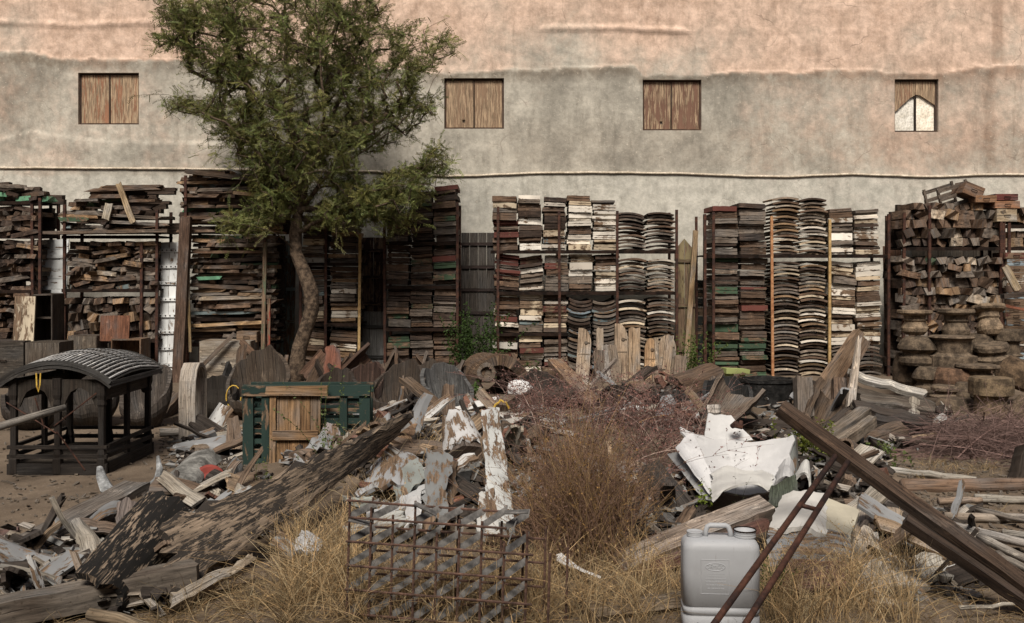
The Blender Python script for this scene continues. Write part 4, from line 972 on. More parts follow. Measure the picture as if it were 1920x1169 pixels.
row = [(600, 700, 70, 60, -20, BR), (640, 705, 70, 60, 30, DKT), (672, 700, 60, 70, -45, (1.0, .72, .6)), (712, 705, 75, 70, 15, BR), (748, 712, 70, 80, -25, (.9, .8, .72)), (782, 715, 60, 70, 40, BR), (820, 712, 70, 70, -15, GY), (850, 725, 75, 65, 20, (1.0, .95, .92)), (618, 745, 80, 60, 50, DKT), (690, 748, 80, 66, -60, (1, .75, .6)), (770, 752, 90, 70, 70, BR), (838, 760, 80, 60, -70, GY)]
adj = ('brown ragged', 'dark', 'reddish brown', 'wide brown', 'rough brown', 'upright brown', 'grey', 'pale grey', 'low dark', 'low reddish', 'long low brown', 'low grey')
for i, (px, py, w, h, rot, tint_) in enumerate(row):
    Y = 12.9 - i * .06; s = Y / F; c = W(px, py, Y); c.z = max(c.z, .12); a = math.radians(rot + 90); d = Vector((math.cos(a) * .8, .55, abs(math.sin(a)) * .7)).normalized(); L = h * s * .75
    trough('%s hollow log piece in the row right of the tree' % adj[i], c - d * L, c + d * L, w * s * .42, w * s * .52, R.uniform(70, 110), R.uniform(250, 290), .04, M_SHELL, tint_, up=(R.uniform(-.6, .6), -.8, .5), name='hollow_log_piece')
patch('small red brown board standing in the row of hollow logs', [(603, 735, 12.4), (640, 735, 12.4), (638, 655, 12.9), (612, 648, 12.9)], .04, M_RAW, (.17, .07, .045), rag=.03)
patch('dark tilted board behind the tree foot', [(560, 700, 13.2), (600, 655, 13.3), (618, 668, 13.3), (580, 715, 13.2)], .04, M_RAW, (.13, .075, .05), rag=.03)
trough('thick log stump with a round rotten hole facing the yard', W(938, 725, 12.2), W(905, 705, 13.3), .33, .26, -172, 172, .13, M_SHELL, (1.25, 1.02, .8), rag=.05, nv=22, name='holed_log')
sh = MB(); sh.lathe([(.11, 0), (.13, .03), (.115, .055), (.075, .06), (.06, .02), (.04, -.06)], 13, Matrix.Translation(W(912, 700, 12.15)) @ Matrix.Rotation(math.radians(80), 4, 'X'), .07); tag(sh.build('carved_log_knot', M_RAW, None, (.15, .115, .085)), 'round carved knot ring on the rotten log stump', 'log')
trough('fan shaped splintered log end behind the middle rubble', W(1008, 735, 12.6), W(1010, 668, 13.1), .20, .36, -95, 95, .05, M_SHELL, (1.15, .95, .78), up=(0, 1, 0), rag=.07)
trough('flaking teal painted trough beside the fan shaped log', W(970, 755, 11.9), W(1062, 715, 12.2), .17, .2, 80, 280, .03, M_PAINT, (.12, .17, .145, .5))
patch('dark brown curved slab lying before the holed log', [(955, 752, 11.2), (1075, 728, 11.4), (1078, 740, 11.0), (960, 768, 10.9)], .05, M_RAW, (.06, .045, .035), rag=.05, bulge=-.04)
tag(MB().lathe([(.05, 0), (.13, .03), (.15, .09), (.12, .15), (.05, .18)], 9, Matrix.Translation(W(974, 742, 11.1)), .12).build('white_lump', M_WHITE, None, (1.1, 1.1, 1.1)), 'crumpled white bag lump beside the holed log', 'bag')
beam('long brown beam leaning down from the middle rack', W(1040, 678, 12.9), W(1122, 768, 10.6), .20, .07, (.25, .16, .10), name='leaning_beam')
beam('split white edged plank behind the leaning brown beam', W(1052, 688, 13.2), W(1110, 732, 12.3), .16, .05, (.34, .30, .26), M_PAINT, name='leaning_beam')
beam('dark splintered plank slanting right of the carved boards', W(1165, 735, 12.0), W(1222, 690, 12.4), .16, .06, (.06, .045, .035), name='leaning_beam', rag=.08)
beam('thin grey stick leaning among the carved boards', W(1108, 722, 13.0), W(1155, 675, 13.4), .05, .04, (.22, .18, .15), name='leaning_beam')
beam('rough brown plank slanting down behind the rubble', W(760, 712, 10.8), W(858, 790, 9.6), .14, .05, (.15, .105, .07), name='leaning_beam', rag=.08)
beam('second rough plank under the slanting brown plank', W(790, 752, 10.2), W(852, 782, 9.6), .12, .05, (.11, .085, .065), name='leaning_beam', rag=.06)
def vessel(label, px, pyb, wpx, hf, hb, col, mat=M_RAW, squash=.8, lean=0., rot=0.):
    p = G(px, pyb); s = p.y / F; r = wpx * s / 2; sd = R.uniform(0, 99); g = []; n = 30
    for i in range(n + 1):
        a = 2 * math.pi * (i % n) / n; b = .5 + .5 * math.sin(a + rot); h = lerp(hf * .55, hb, b ** 1.2) * s + .065 * (nz(math.cos(a) * 2.5, math.sin(a) * 2.5, sd) + .6 * nz(math.cos(a) * 7, math.sin(a) * 7, sd)); row = []
        for j in range(7):
            q = j / 6; rr = r * (.45 + .55 * math.sin(min(1., q * 1.25) * math.pi / 2)) * (1 + .05 * nz(math.cos(a) * 2, math.sin(a) * 2, q + sd))
            row.append(Vector((p.x + rr * math.cos(a) + lean * h * q, p.y + r * squash + rr * squash * math.sin(a), .015 + h * q)))
        g.append(row)
    g = [[g[i][j] for i in range(n + 1)] for j in range(7)]
    root = thing('wooden_vessel', label, 'vessel', (p.x, p.y + r * squash, 0), 0, 'hollowed wooden vessels before the racks'); o = root.location.copy()
    for row in g:
        for k_ in range(n + 1): row[k_] = row[k_] - o
    MB().sheet(g, .045).build('shell', mat, root, col); MB().lathe([(r * .42, .012), (r * .42, .05)], 14).build('base', mat, root, col)
for a in (('dark squat vessel right of the bent plank', 398, 792, 78, 58, 80, (.045, .037, .03)), ('large hollowed vessel with tall back left of the tree', 478, 794, 118, 62, 128, (.115, .088, .066)), ('brown vessel just right of the tree foot', 622, 792, 76, 60, 92, (.075, .055, .043)), ('reddish brown vessel behind the green crate corner', 676, 790, 74, 72, 104, (.10, .06, .046)), ('wide cracked brown vessel in the middle of the row', 738, 796, 96, 66, 108, (.09, .068, .052)), ('pale rimmed vessel left of the grey vessel', 790, 786, 70, 70, 100, (.12, .095, .075)), ('grey weathered vessel left of the holed log', 842, 796, 92, 66, 106, (.15, .15, .148)), ('dark vessel behind the fan shaped log', 1015, 785, 90, 50, 80, (.07, .055, .045)), ('charred vessel behind the dry bramble', 1180, 795, 90, 44, 62, (.035, .03, .026)), ('blackened broad vessel right of the cinder tub', 1370, 800, 90, 60, 84, (.05, .05, .05)), ('dark vessel under the leaning broad beam', 1540, 805, 86, 60, 80, (.06, .046, .036)), ('old grey vessel inside the view of the pavilion', 262, 806, 92, 60, 110, (.12, .10, .085)), ('dark tall vessel behind the pavilion', 150, 806, 110, 70, 100, (.085, .07, .058)), ('low brown vessel left of the pavilion', 40, 810, 110, 60, 90, (.08, .066, .055))):
    a = a[:6] + (vary(a[6], .62, .72),); vessel(*a, rot=R.uniform(-.5, .5), lean=R.uniform(-.1, .1))
# carved bracket boards leaning against the middle rack
def carved(label, px, pt, pb, wpx, kind, col, lean=0., Y=15.35):
    s = Y / F; w = wpx * s; h = (pb - pt) * s; n = 12
    if kind == 0:      # rounded head with a notch
        poly = [(-w / 2, 0), (w / 2, 0), (w / 2, h * .60)]
        for i in range(n + 1): a = math.pi * i / n * .5; poly.append((-w / 2 + w * (.28 + .72 * math.cos(a)), h * .68 + h * .32 * math.sin(a)))
        poly += [(-w / 2, h)]
    elif kind == 1: poly = [(-w / 2, 0), (w / 2, 0), (w / 2, h), (w * .1, h * .98), (-w * .2, h * 1.01), (-w / 2, h * .97)]
    else:
        poly = [(-w / 2, 0), (w / 2, 0), (w / 2, h * .7)] + [(w / 2 * math.cos(math.pi * i / n), h * .7 + h * .3 * math.sin(math.pi * i / n)) for i in range(1, n)] + [(-w / 2, h * .7)]
    ro = thing('carved_board', label, 'board', ((px - 960) * s, Y, max(0, CAMZ - (pb - HZ) * s)), 0, 'carved boards leaning on the middle rack'); ro.rotation_euler = (-.12, lean, R.uniform(-.1, .1))
    MB().prism(poly, .06).build('plank', M_RAW, ro, col)
    if kind != 1:
        MB().lathe([(.028, 0), (.028, .012), (.018, .016)], 10, Matrix.Translation((w * .12, -.03, h * .72)) @ Matrix.Rotation(math.pi / 2, 4, 'X')).build('boss', M_RAW, ro, tuple(c * .35 for c in col))
        MB().box((w * .27, -.032, h * .72), (w * .3, .006, .022)).build('notch', M_RAW, ro, tuple(c * .3 for c in col))
        if wpx > 20: MB().box((0, -.033, h * .5), (w * .86, .008, .018)).build('moulding', M_RAW, ro, tuple(c * .8 for c in col))
PC = (.44, .34, .245)
for a in (('tall pale carved board, leftmost of the leaning carved boards', 1091, 616, 712, 25, 0, PC, .08), ('narrow pale plank second of the leaning carved boards', 1126, 618, 716, 13, 1, (.40, .32, .24), 0), ('short dark gnarled board among the carved boards', 1128, 668, 728, 24, 1, (.17, .13, .10), -.05), ('tall pale carved board with round notch before the arched stack', 1164, 616, 722, 25, 0, PC, 0.03), ('greyish plank standing before the tall notched board', 1156, 668, 738, 18, 1, (.24, .19, .145), -.12),
          ('split pale plank in the middle of the carved boards', 1189, 637, 736, 22, 1, (.40, .29, .19), .02), ('orange toned round headed carved board', 1218, 643, 722, 22, 2, (.45, .30, .175), .05), ('thin plank between two round headed carved boards', 1232, 641, 720, 7, 1, (.36, .28, .20), 0), ('pale round headed carved board near the rack end', 1252, 641, 726, 32, 2, (.42, .33, .24), 0), ('pale plank with drilled holes leaning over round headed board', 1246, 637, 726, 15, 1, (.36, .27, .19), .13), ('short weathered plank stub right of the carved boards', 1273, 682, 732, 22, 1, (.24, .185, .14), .07), ('grey plank low behind the thin stick', 1139, 672, 742, 12, 1, (.33, .30, .27), 0), ('small carved foot block below the round headed boards', 1236, 704, 736, 26, 2, (.26, .20, .15), 0)):
    carved(*a, Y=15.35 - (.25 if 'short' in a[0] or 'stand' in a[0] or 'leaning over' in a[0] or 'low' in a[0] or 'small' in a[0] else 0))
# black tubs, baskets and beams in the right middle
def tub(label, px, pyb, wpx, hpx, mat, col, taper=.85, name='old_tub'):
    p = G(px, pyb); s = p.y / F; r = wpx * s / 2; h = hpx * s
    g = []
    for i in range(25):
        a = 2 * math.pi * i / 24; g.append([Vector((p.x + r * lerp(taper, 1, q) * math.cos(a) * (1 + .02 * nz(i, q)), p.y + r * .8 + r * .8 * lerp(taper, 1, q) * math.sin(a), .01 + h * q + .02 * nz(i * .7, 3.) * q)) for q in (0, .25, .5, .75, 1)])
    root = thing(name, label, 'tub', (p.x, p.y + r * .8, 0)); o = root.location.copy()
    for row in g:
        for q in range(5): row[q] = row[q] - o
    MB().sheet(g, .03).build('shell', mat, root, col, False)
    MB().lathe([(r * taper * .97, .015), (r * taper * .97, .03)], 20).build('base', mat, root, col)
    g2 = [[Vector((r * 1.02 * math.cos(a), r * .82 * math.sin(a), h + j * .03)) for j in (-1, 0)] for a in [2 * math.pi * i / 24 for i in range(25)]]
    MB().sheet(g2, .04).build('rim', mat, root, col)
    return root
tub('large black tarred tub in the right middle', 1448, 790, 100, 75, M_TAR, (1, 1, 1))
tub('low charred black tub heaped with cinders left of the white sheet', 1280, 795, 100, 48, M_TAR, (1, 1, 1))
cin = MB().lathe([(.30, 0), (.26, .05), (.16, .09), (.03, .11)], 14, Matrix.Translation(G(1280, 795) + Vector((0, .24, .24))), .18); tag(cin.build('cinder_heap', M_TAR, None, (1, 1, 1)), 'heap of black cinders in the low charred tub', 'heap')
trough('grey cracked trough standing on end left of the black tub', W(1340, 785, 9.7), W(1392, 715, 10.1), .16, .24, 60, 240, .04, M_SHELL, (1.6, 1.55, 1.5), up=(0, -1, .2))
trough('pale rimmed dark log piece behind the cinder tub', W(1262, 738, 11.6), W(1338, 712, 11.9), .18, .2, -30, 170, .05, M_SHELL, (1.2, 1., .85), up=(0, -.3, 1))
st = thing('green_stool', 'small lime green painted stool before the ochre poled rack', 'stool', G(1376, 735)); st.rotation_euler = (0, .06, .2)
MB().box((0, 0, .30), (.36, .22, .07), None, .005).build('seat', M_PAINT, st, (.30, .34, .13, .2)); MB().box((-.09, 0, .13), (.10, .12, .26), None, .004).build('leg', M_PAINT, st, (.27, .31, .12, .2)); MB().box((.1, 0, .13), (.06, .12, .26), None, .004).build('leg', M_PAINT, st, (.27, .31, .12, .2))
beam('broad brown beam leaning up right of the black tub', W(1524, 765, 10.6), W(1610, 628, 11.4), .26, .09, (.23, .155, .10), name='leaning_beam', up=(.5, -1, .1), taper=.55, rag=.1)
beam('second brown beam half hidden behind the leaning broad beam', W(1560, 745, 11.2), W(1622, 640, 11.8), .18, .07, (.19, .13, .09), name='leaning_beam', up=(.5, -1, .1), taper=.6, rag=.08)
beam('splintered whitish stick standing right of the leaning beams', W(1594, 764, 10.2), W(1611, 632, 10.6), .09, .05, (.44, .37, .30), M_RAW, name='leaning_beam', up=(0, -1, 0), taper=.45, rag=.08)
beam('rough grey post stump beside the black tub', W(1508, 785, 10.1), W(1505, 712, 10.3), .17, .14, (.16, .13, .105), name='leaning_beam', up=(0, -1, 0), rag=.05)
beam('short brown post under the splintered stick', W(1575, 772, 10.6), W(1572, 712, 10.8), .15, .10, (.15, .10, .07), name='leaning_beam', up=(0, -1, 0))
trough('dark curved timber chunk at the foot of the leaning beams', W(1530, 800, 9.9), W(1565, 730, 10.4), .14, .18, 80, 270, .06, M_SHELL, (1.1, .95, .8), up=(0, -1, 0))
for i, (x0_, y0_, x1_, y1_, yy, w_, c_) in enumerate(((1590, 705, 1728, 742, 10.6, .28, (.44, .41, .36)), (1600, 738, 1745, 765, 10.5, .34, (.09, .075, .06)), (1612, 752, 1750, 772, 10.3, .36, (.13, .11, .09)), (1598, 765, 1735, 792, 10.1, .36, (.07, .055, .045)), (1640, 785, 1745, 800, 9.9, .30, (.055, .045, .04)))):
    beam(('silver white weathered slab on top of the slab pile', 'dark warped slab, second in the slab pile', 'grey brown curved slab in the middle of the slab pile', 'dark bowed slab low in the slab pile', 'blackened slab at the bottom of the slab pile')[i], W(x0_, y0_, yy), W(x1_, y1_, yy - .2), w_, .055, c_, name='warped_slab', cat='slab', rag=.09, warp=.05, arc=.05)
trough('black hollow hull shape under the slab pile', W(1610, 800, 10.0), W(1760, 790, 10.2), .26, .30, 90, 270, .05, M_TAR, (1, 1, 1))
beam('grey squared timber propped on the rubble, lower of two', W(1528, 838, 8.3), W(1622, 775, 9.0), .13, .10, (.19, .155, .12), name='squared_timber')
beam('grey squared timber propped on the rubble, upper of two', W(1545, 850, 8.2), W(1632, 790, 8.9), .13, .10, (.22, .18, .14), name='squared_timber')
# carved column capitals stacked at right
def capital(label, px, pyb, wpx, hpx, Y, kind, tint_, tiltx=0., tilty=0., flip=False):
    s = Y / F; r = wpx * s / 2; h = hpx * s
    P = ([(.98, 0), (1., .10), (.92, .16), (.62, .22), (.60, .34), (.66, .40), (.56, .46), (.62, .55), (.74, .72), (.70, .86), (.5, 1.)], [(.60, 0), (.78, .10), (.96, .30), (1., .42), (.86, .50), (.72, .56), (.74, .66), (.90, .74), (.92, .9), (.84, 1.)], [(.80, 0), (.97, .14), (1., .45), (.92, .7), (.7, 1.)], [(.9, 0), (.98, .04), (.78, .12), (.72, .5), (.80, .56), (1., .60), (1., .92), (.95, 1.)])[kind]
    P = [(a * r, (1 - b if flip else b) * h) for a, b in P]
    if flip: P = P[::-1]
    M = Matrix.Translation(W(px, pyb, Y)) @ Euler((tiltx, tilty, R.uniform(0, 6))).to_matrix().to_4x4()
    o = MB().lathe(P, 18, M, .018, R, .25 if kind == 0 else .1).build('carved_capital', M_CARVE, None, tint_)
    tag(o, label, 'capital', 'carved wooden column capitals stacked at right')
T1 = (1., .92, .82); T2 = (.72, .66, .58); T3 = (1.55, 1.4, 1.2); T4 = (.85, .62, .5)
for a in ((1715, 628, 60, 46, 13.2, 0, T3, 0, 0, True, 'pale broken capital at top left of the capital pile'), (1792, 634, 64, 54, 13.2, 0, T1, 0, 0, True, 'brown capital at top middle of the capital pile'), (1858, 630, 62, 56, 13.1, 0, T3, 0, .3, True, 'pale capital tilted left at top right of the pile'),
          (1722, 684, 76, 52, 13.0, 1, T2, 0, 0, True, 'wide dark capital under the pale broken one'), (1785, 692, 84, 62, 12.8, 3, T1, 0, 0, True, 'big fluted capital in the middle of the pile'), (1862, 690, 66, 46, 12.9, 1, T1, 0, -.15, False, 'rounded capital under the tilted pale one'), (1836, 680, 60, 54, 13.2, 2, T2, 0, 0, False, 'dark shadowed capital behind the fluted one'),
          (1745, 738, 66, 50, 12.7, 1, T2, 0, 0, True, 'grey brown capital low in the left of the pile'), (1788, 726, 78, 36, 12.5, 2, T4, 0, 0, False, 'reddish drum capital below the fluted one'), (1832, 726, 76, 42, 12.4, 0, T1, 0, 0, True, 'flat brown capital with broad lip, centre right of pile'), (1895, 722, 70, 50, 12.5, 2, (.8, .66, .52), .4, .2, False, 'gnarled rounded capital at the right edge, upper'),
          (1775, 757, 60, 34, 12.2, 1, T1, 0, 0, False, 'split capital block low in the centre of the pile'), (1815, 758, 56, 40, 12.1, 2, T2, 0, 0, False, 'grey bell capital low in the centre right'), (1858, 786, 76, 78, 11.2, 3, (1.1, .98, .78), 0, 0, False, 'tall mossy capital standing in front of the pile'), (1790, 785, 84, 38, 11.6, 2, T2, 0, 0, False, 'low drum capital at the foot of the pile'), (1742, 788, 60, 40, 11.8, 2, (.5, .45, .4), 0, 0, False, 'dark capital at the bottom left of the pile'), (1915, 800, 60, 56, 10.8, 2, (.9, .82, .7), .3, 0, False, 'grey capital at the right edge above the brushwood'), (1890, 668, 54, 50, 13.1, 3, T2, 0, 0, False, 'square shouldered capital at the right edge'), (1700, 722, 50, 60, 13.2, 2, (.5, .44, .38), 0, 0, False, 'dark capital at the far left of the pile'), (1838, 778, 40, 46, 11.9, 1, T2, 0, 0, False, 'half hidden capital behind the mossy one')):
    capital(a[10], *a[:10])
# ---------------------------------------------------------------- foreground wreckage
CH = (.014, .012, .011, .62); GB = (.9, .92, .95); WB = (1.05, 1.05, 1.03)
# big charred plank and its neighbours, left
patch('huge charred and peeling plank slanting up from the lower left', [(285, 992, 5.15), (778, 768, 7.3), (716, 838, 7.1), (325, 1118, 4.85)], .05, M_CHAR, (.030, .025, .021, .46), 26, 10, 'charred_plank', 'plank', rag=.07, rough=.012, bulge=.03)
patch('pale splintered lower edge broken off the huge charred plank', [(318, 1122, 4.82), (475, 1042, 5.25), (465, 1058, 5.2), (330, 1142, 4.75)], .05, M_RAW, (.34, .28, .21), 14, 4, 'splintered_strip', 'plank', rag=.05, rough=.02)
patch('splintered pale strip along the upper edge of the charred plank', [(470, 945, 6.1), (620, 862, 6.8), (612, 872, 6.8), (480, 958, 6.05)], .05, M_RAW, (.27, .215, .16), 12, 3, 'splintered_strip', 'plank', rag=.04, rough=.02)
trough('black burnt hollow shell with flaking inside, lower left', W(165, 1135, 4.75), W(300, 985, 5.5), .16, .20, -20, 165, .035, M_CHAR, (.010, .009, .008, .30), up=(0, -.5, 1), name='burnt_shell', cat='debris', rag=.07, nu=14)
patch('blackened board lying under the burnt shell', [(20, 1125, 4.9), (230, 1040, 5.45), (260, 1100, 5.1), (60, 1160, 4.7)], .04, M_CHAR, (.012, .011, .010, .5), 14, 6, 'charred_plank', 'plank', rag=.05, rough=.02)
beam('long split grey beam lying across the dirt at left', W(-30, 1068, 5.5), W(258, 915, 7.0), .21, .09, (.15, .13, .112), name='weathered_beam', rag=.05, seg=16, warp=.03)
patch('thin grey board lying on the split beam at left', [(35, 1012, 6.05), (205, 935, 6.95), (216, 925, 7.1), (60, 985, 6.4)], .025, M_RAW, (.19, .17, .15), 12, 4, 'weathered_board', 'board', rag=.04, rough=.012)
beam('short low grey beam at the left edge', W(-30, 1085, 5.3), W(152, 1048, 5.7), .13, .08, (.19, .17, .145), name='weathered_beam')
beam('thick squared grey timber in the bottom left corner', W(-60, 1158, 4.55), W(366, 1078, 5.0), .14, .12, (.17, .145, .12), name='weathered_beam', seg=14, rag=.04)
tag(MB().tube([W(168, 1152, 4.65), W(225, 1162, 4.6), W(290, 1185, 4.5)], [.03, .032, .03], 9, .04).build('bamboo_length', M_RAW, None, (.33, .27, .19), True), 'short pale bamboo length in the bottom left corner', 'pole')
beam('pale wedge of broken plank at left of the burnt shell', W(95, 1085, 5.1), W(185, 1035, 5.55), .14, .05, (.30, .27, .23), name='weathered_board', cat='board', rag=.07)
beam('reddish stone like block at the left edge', W(-20, 1018, 6.0), W(34, 1012, 6.05), .18, .12, (.16, .10, .085), name='weathered_board', cat='block')
# forked grey prow piece
P = [W(*q) for q in ((187, 876, 7.3), (190, 895, 7.25), (200, 918, 7.2), (222, 932, 7.15), (250, 930, 7.15), (278, 918, 7.2), (296, 900, 7.25), (299, 880, 7.3), (296, 856, 7.35))]
tag(MB().tube(P, [.022, .04, .055, .06, .062, .056, .045, .034, .016], 9, .06, R, .7).build('forked_timber', M_GREY, None, (.95, .97, 1.)), 'grey forked timber shaped like a pair of horns', 'timber')
trough('grey half pipe shell with ragged end beside the forked timber', W(308, 955, 6.75), W(386, 880, 7.6), .155, .15, -95, 85, .03, M_GREY, (.72, .70, .66), up=(-.5, -.4, 1), name='half_shell', cat='debris')
trough('curved grey shell with a red disc inside', W(372, 950, 6.9), W(418, 880, 7.5), .13, .14, 60, 240, .03, M_GREY, (.8, .82, .84), up=(-.3, -.6, 1), name='half_shell', cat='debris')
tag(MB().lathe([(.115, 0), (.12, .02), (.10, .035), (.06, .03), (.045, .045), (.02, .05)], 18, Matrix.Translation(W(392, 902, 7.2)) @ Euler((1.2, 0, .4)).to_matrix().to_4x4()).build('red_disc', M_PAINT, None, (.22, .045, .035, .2)), 'round red painted wheel disc lying in the grey shell', 'disc')
for a in (('brown rounded shard standing beside the burnt shell', [(212, 1022, 5.9), (262, 1000, 6.0), (262, 950, 6.25), (225, 945, 6.2)], M_RAW, (.16, .13, .115), .05), ('grey curled shard left of the brown rounded shard', [(165, 1000, 6.0), (222, 965, 6.3), (226, 945, 6.4), (178, 968, 6.3)], M_GREY, (.55, .56, .57), .06), ('pale curled splinter in front of the grey curled shard', [(172, 985, 6.0), (190, 982, 6.0), (208, 1018, 5.85), (200, 1022, 5.8)], M_RAW, (.36, .33, .27), .03),
          ('grey flat shard below the split beam', [(96, 1022, 5.9), (190, 1000, 6.1), (205, 1030, 5.75), (120, 1045, 5.65)], M_GREY, (.42, .40, .39), .02), ('grey broken panel behind the charred plank at left', [(300, 985, 6.2), (380, 960, 6.4), (372, 985, 6.1), (310, 1000, 6.0)], M_GREY, (.85, .85, .84), .03), ('long pale chip lying right of the half shells', [(352, 958, 6.6), (440, 925, 7.0), (436, 934, 6.9), (360, 966, 6.5)], M_GREY, (1.1, 1.08, 1.04), .02), ('dark twisted shard right of the half shells', [(400, 960, 6.5), (470, 940, 6.8), (470, 955, 6.6), (405, 972, 6.4)], M_TAR, (1, 1, 1), .04), ('brown splintered chip beside the dark twisted shard', [(395, 962, 6.45), (438, 950, 6.6), (440, 968, 6.4), (400, 978, 6.35)], M_RAW, (.24, .17, .12), .03),
          ('long grey board half hidden behind the charred plank', [(482, 940, 6.7), (606, 806, 7.6), (642, 832, 7.5), (520, 965, 6.6)], M_GREY, (.78, .80, .82), .015), ('tan broken board behind the charred plank', [(535, 905, 6.8), (575, 868, 7.1), (598, 880, 7.0), (560, 915, 6.7)], M_RAW, (.30, .235, .17), .01), ('pinkish grey shard standing behind the charred plank', [(608, 850, 7.4), (640, 850, 7.4), (634, 803, 7.6), (612, 806, 7.6)], M_GREY, (.85, .74, .72), .02), ('brown curved bark shell right of the charred plank', [(695, 880, 7.2), (785, 852, 7.3), (775, 805, 7.7), (725, 818, 7.6)], M_SHELL, (1.4, 1.15, .95), .09),
          ('large pale grey crumpled sheet in the middle rubble', [(672, 935, 6.6), (795, 905, 6.7), (778, 850, 7.4), (705, 858, 7.3)], M_GREY, (1.05, 1.08, 1.12), .10), ('greenish grey sheet flap below the crumpled sheet', [(750, 950, 6.4), (800, 900, 6.7), (782, 862, 7.0), (735, 900, 6.8)], M_GREY, (.72, .78, .74), .05), ('long white curved strip sloping down to the iron grate', [(690, 962, 6.2), (795, 912, 6.6), (798, 928, 6.5), (705, 985, 6.0)], M_WHITE, (.6, .61, .62), .03), ('pale flaked strip above the grate', [(650, 985, 5.95), (760, 958, 6.15), (755, 985, 5.9), (660, 1000, 5.8)], M_GREY, (1.25, 1.27, 1.2), .02), ('pale green flaked shard left of the grate top', [(640, 930, 6.5), (705, 935, 6.45), (700, 945, 6.35), (645, 942, 6.4)], M_GREY, (1.0, 1.08, 1.0), .02),
          ('white cylinder fragment left of the grate', [(552, 1040, 5.35), (590, 1052, 5.3), (603, 1022, 5.5), (566, 1004, 5.6)], M_WHITE, (.7, .71, .72), .06), ('grey shard under the charred plank foot', [(510, 1025, 5.5), (548, 1050, 5.3), (560, 1030, 5.5), (525, 1000, 5.7)], M_GREY, (.9, .92, .9), .03),
          ('grey ragged plank standing left of the rotten post', [(798, 990, 6.0), (832, 985, 6.0), (846, 862, 6.8), (800, 850, 6.9)], M_GREY, (.62, .64, .64), .04), ('second grey ragged plank standing in the middle rubble', [(835, 950, 6.5), (850, 945, 6.5), (852, 870, 7.0), (822, 855, 7.0)], M_GREY, (.70, .72, .73), .03), ('dark broken box side in the middle rubble', [(838, 930, 6.8), (888, 935, 6.7), (885, 878, 7.1), (845, 872, 7.1)], M_TAR, (2.2, 2.2, 2.2), .02), ('grey bent shard over the dark broken box side', [(845, 890, 7.0), (880, 878, 7.1), (872, 868, 7.1), (848, 878, 7.1)], M_GREY, (.8, .8, .8), .02), ('white torn sheet corner above the grate', [(760, 992, 5.95), (790, 985, 5.95), (786, 935, 6.3), (768, 938, 6.3)], M_WHITE, (.7, .7, .7), .03)):
    patch(a[0], a[1], .03, a[2], a[3], 12, 8, 'broken_sheet', 'debris', rag=.09, rough=.008, bulge=a[4] * .45, arc=a[4] * .2)
# peeled white stump, rotten post and white hull side
ws = thing('tree_stump', 'leaning tree stump with peeling white painted face in the middle rubble', 'stump', G(872, 905)); ws.location.z = .02; o = ws.location.copy()
ax0, ax1 = W(878, 872, 7.3) - o, W(856, 792, 7.75) - o
MB().tube([lerp(ax0, ax1, f) for f in (0, .2, .4, .6, .8, 1)], [.19, .17, .15, .14, .12, .09], 13, .09).build('trunk', M_RAW, ws, (.13, .10, .08))
trough(None, lerp(ax0, ax1, .12), lerp(ax0, ax1, 1.02), .185, .11, -75, 70, .02, M_PAINT, (.44, .44, .44, .42), up=(0, -1, .2), name='white_face', rag=.06, nv=16, parent=ws)
MB().tube([ax0 + Vector((0, 0, -.25)), lerp(ax0, ax1, .05)], [.24, .18], 11, .1).build('root_flare', M_RAW, ws, (.06, .048, .04))
patch('tall flaking grey white post leaning right of the middle rubble', [(918, 990, 5.9), (968, 992, 5.85), (936, 775, 7.4), (903, 778, 7.4)], .09, M_PAINT, (.42, .43, .42, .40), 6, 16, 'flaking_post', 'post', rag=.025, rough=.004)
patch('whitish crumbling foot of the flaking post', [(893, 1005, 5.75), (938, 1010, 5.75), (925, 925, 6.2), (900, 930, 6.2)], .06, M_PAINT, (.44, .44, .42, .45), 6, 10, 'flaking_post', 'post', rag=.03, rough=.006)
patch('white mottled board lying behind the dry shrub', [(915, 790, 8.4), (1060, 812, 8.0), (1055, 775, 9.2), (922, 764, 9.2)], .04, M_PAINT, (.46, .44, .41, .45), 14, 8, 'mottled_board', 'board', rag=.06, rough=.04, bulge=.05)
beam('brown wood lump with yellow cord on the mottled board', W(938, 770, 8.7), W(958, 752, 8.9), .12, .12, (.20, .15, .11), name='wood_lump', cat='block')
tag(MB().tube([W(922 + i * 3.3, 772 - 20 * math.sin(i * .28) + 2 * math.sin(i * 2.1), 8.62) for i in range(11)], .010, 5).build('yellow_cord', M_ROPE), 'frayed yellow cord draped over the wood lump', 'cord')
# iron grate rack
gr = thing('iron_grate', 'rusty iron grid rack with slanted steel slats standing in dry grass', 'grate', W(650, 1172, 4.72)); gr.location.z = 0; gr.rotation_euler = (0, math.radians(1.6), math.radians(-9))
DX, DZ, DY = .1105, .118, .16
def rodp(a, b, r=.0068, nm='rod'): MB().tube([a, b], r, 6).build(nm, M_RUST2, gr)
M_RUST2 = obj_noise('brown_rust', (.045, .027, .021), (.12, .068, .05), 14, .85, .4, .003)
M_SLAT = obj_noise('dull_steel_slat', (.07, .068, .066), (.19, .18, .17), 9, .7, .3, .004)
NX = 10
for i in range(NX):
    t_ = [.60, .56, .53, .55, .46, .53, .53, .44, .50, .40][i]
    rodp((i * DX, 0, 0), (i * DX, 0, t_ if i else .605)); 
    if i % 2 == 0 or i > 5: rodp((i * DX + .07, DY, 0), (i * DX + .07, DY, t_ - R.uniform(0, .1) + .06))
for j in range(5):
    z = .035 + j * DZ - .0
    if j < 4: rodp((-.01, -.012, z), (DX * 8.3, -.012, z)); rodp((.06, DY - .012, z + .035), (DX * 8.6, DY - .012, z + .035))
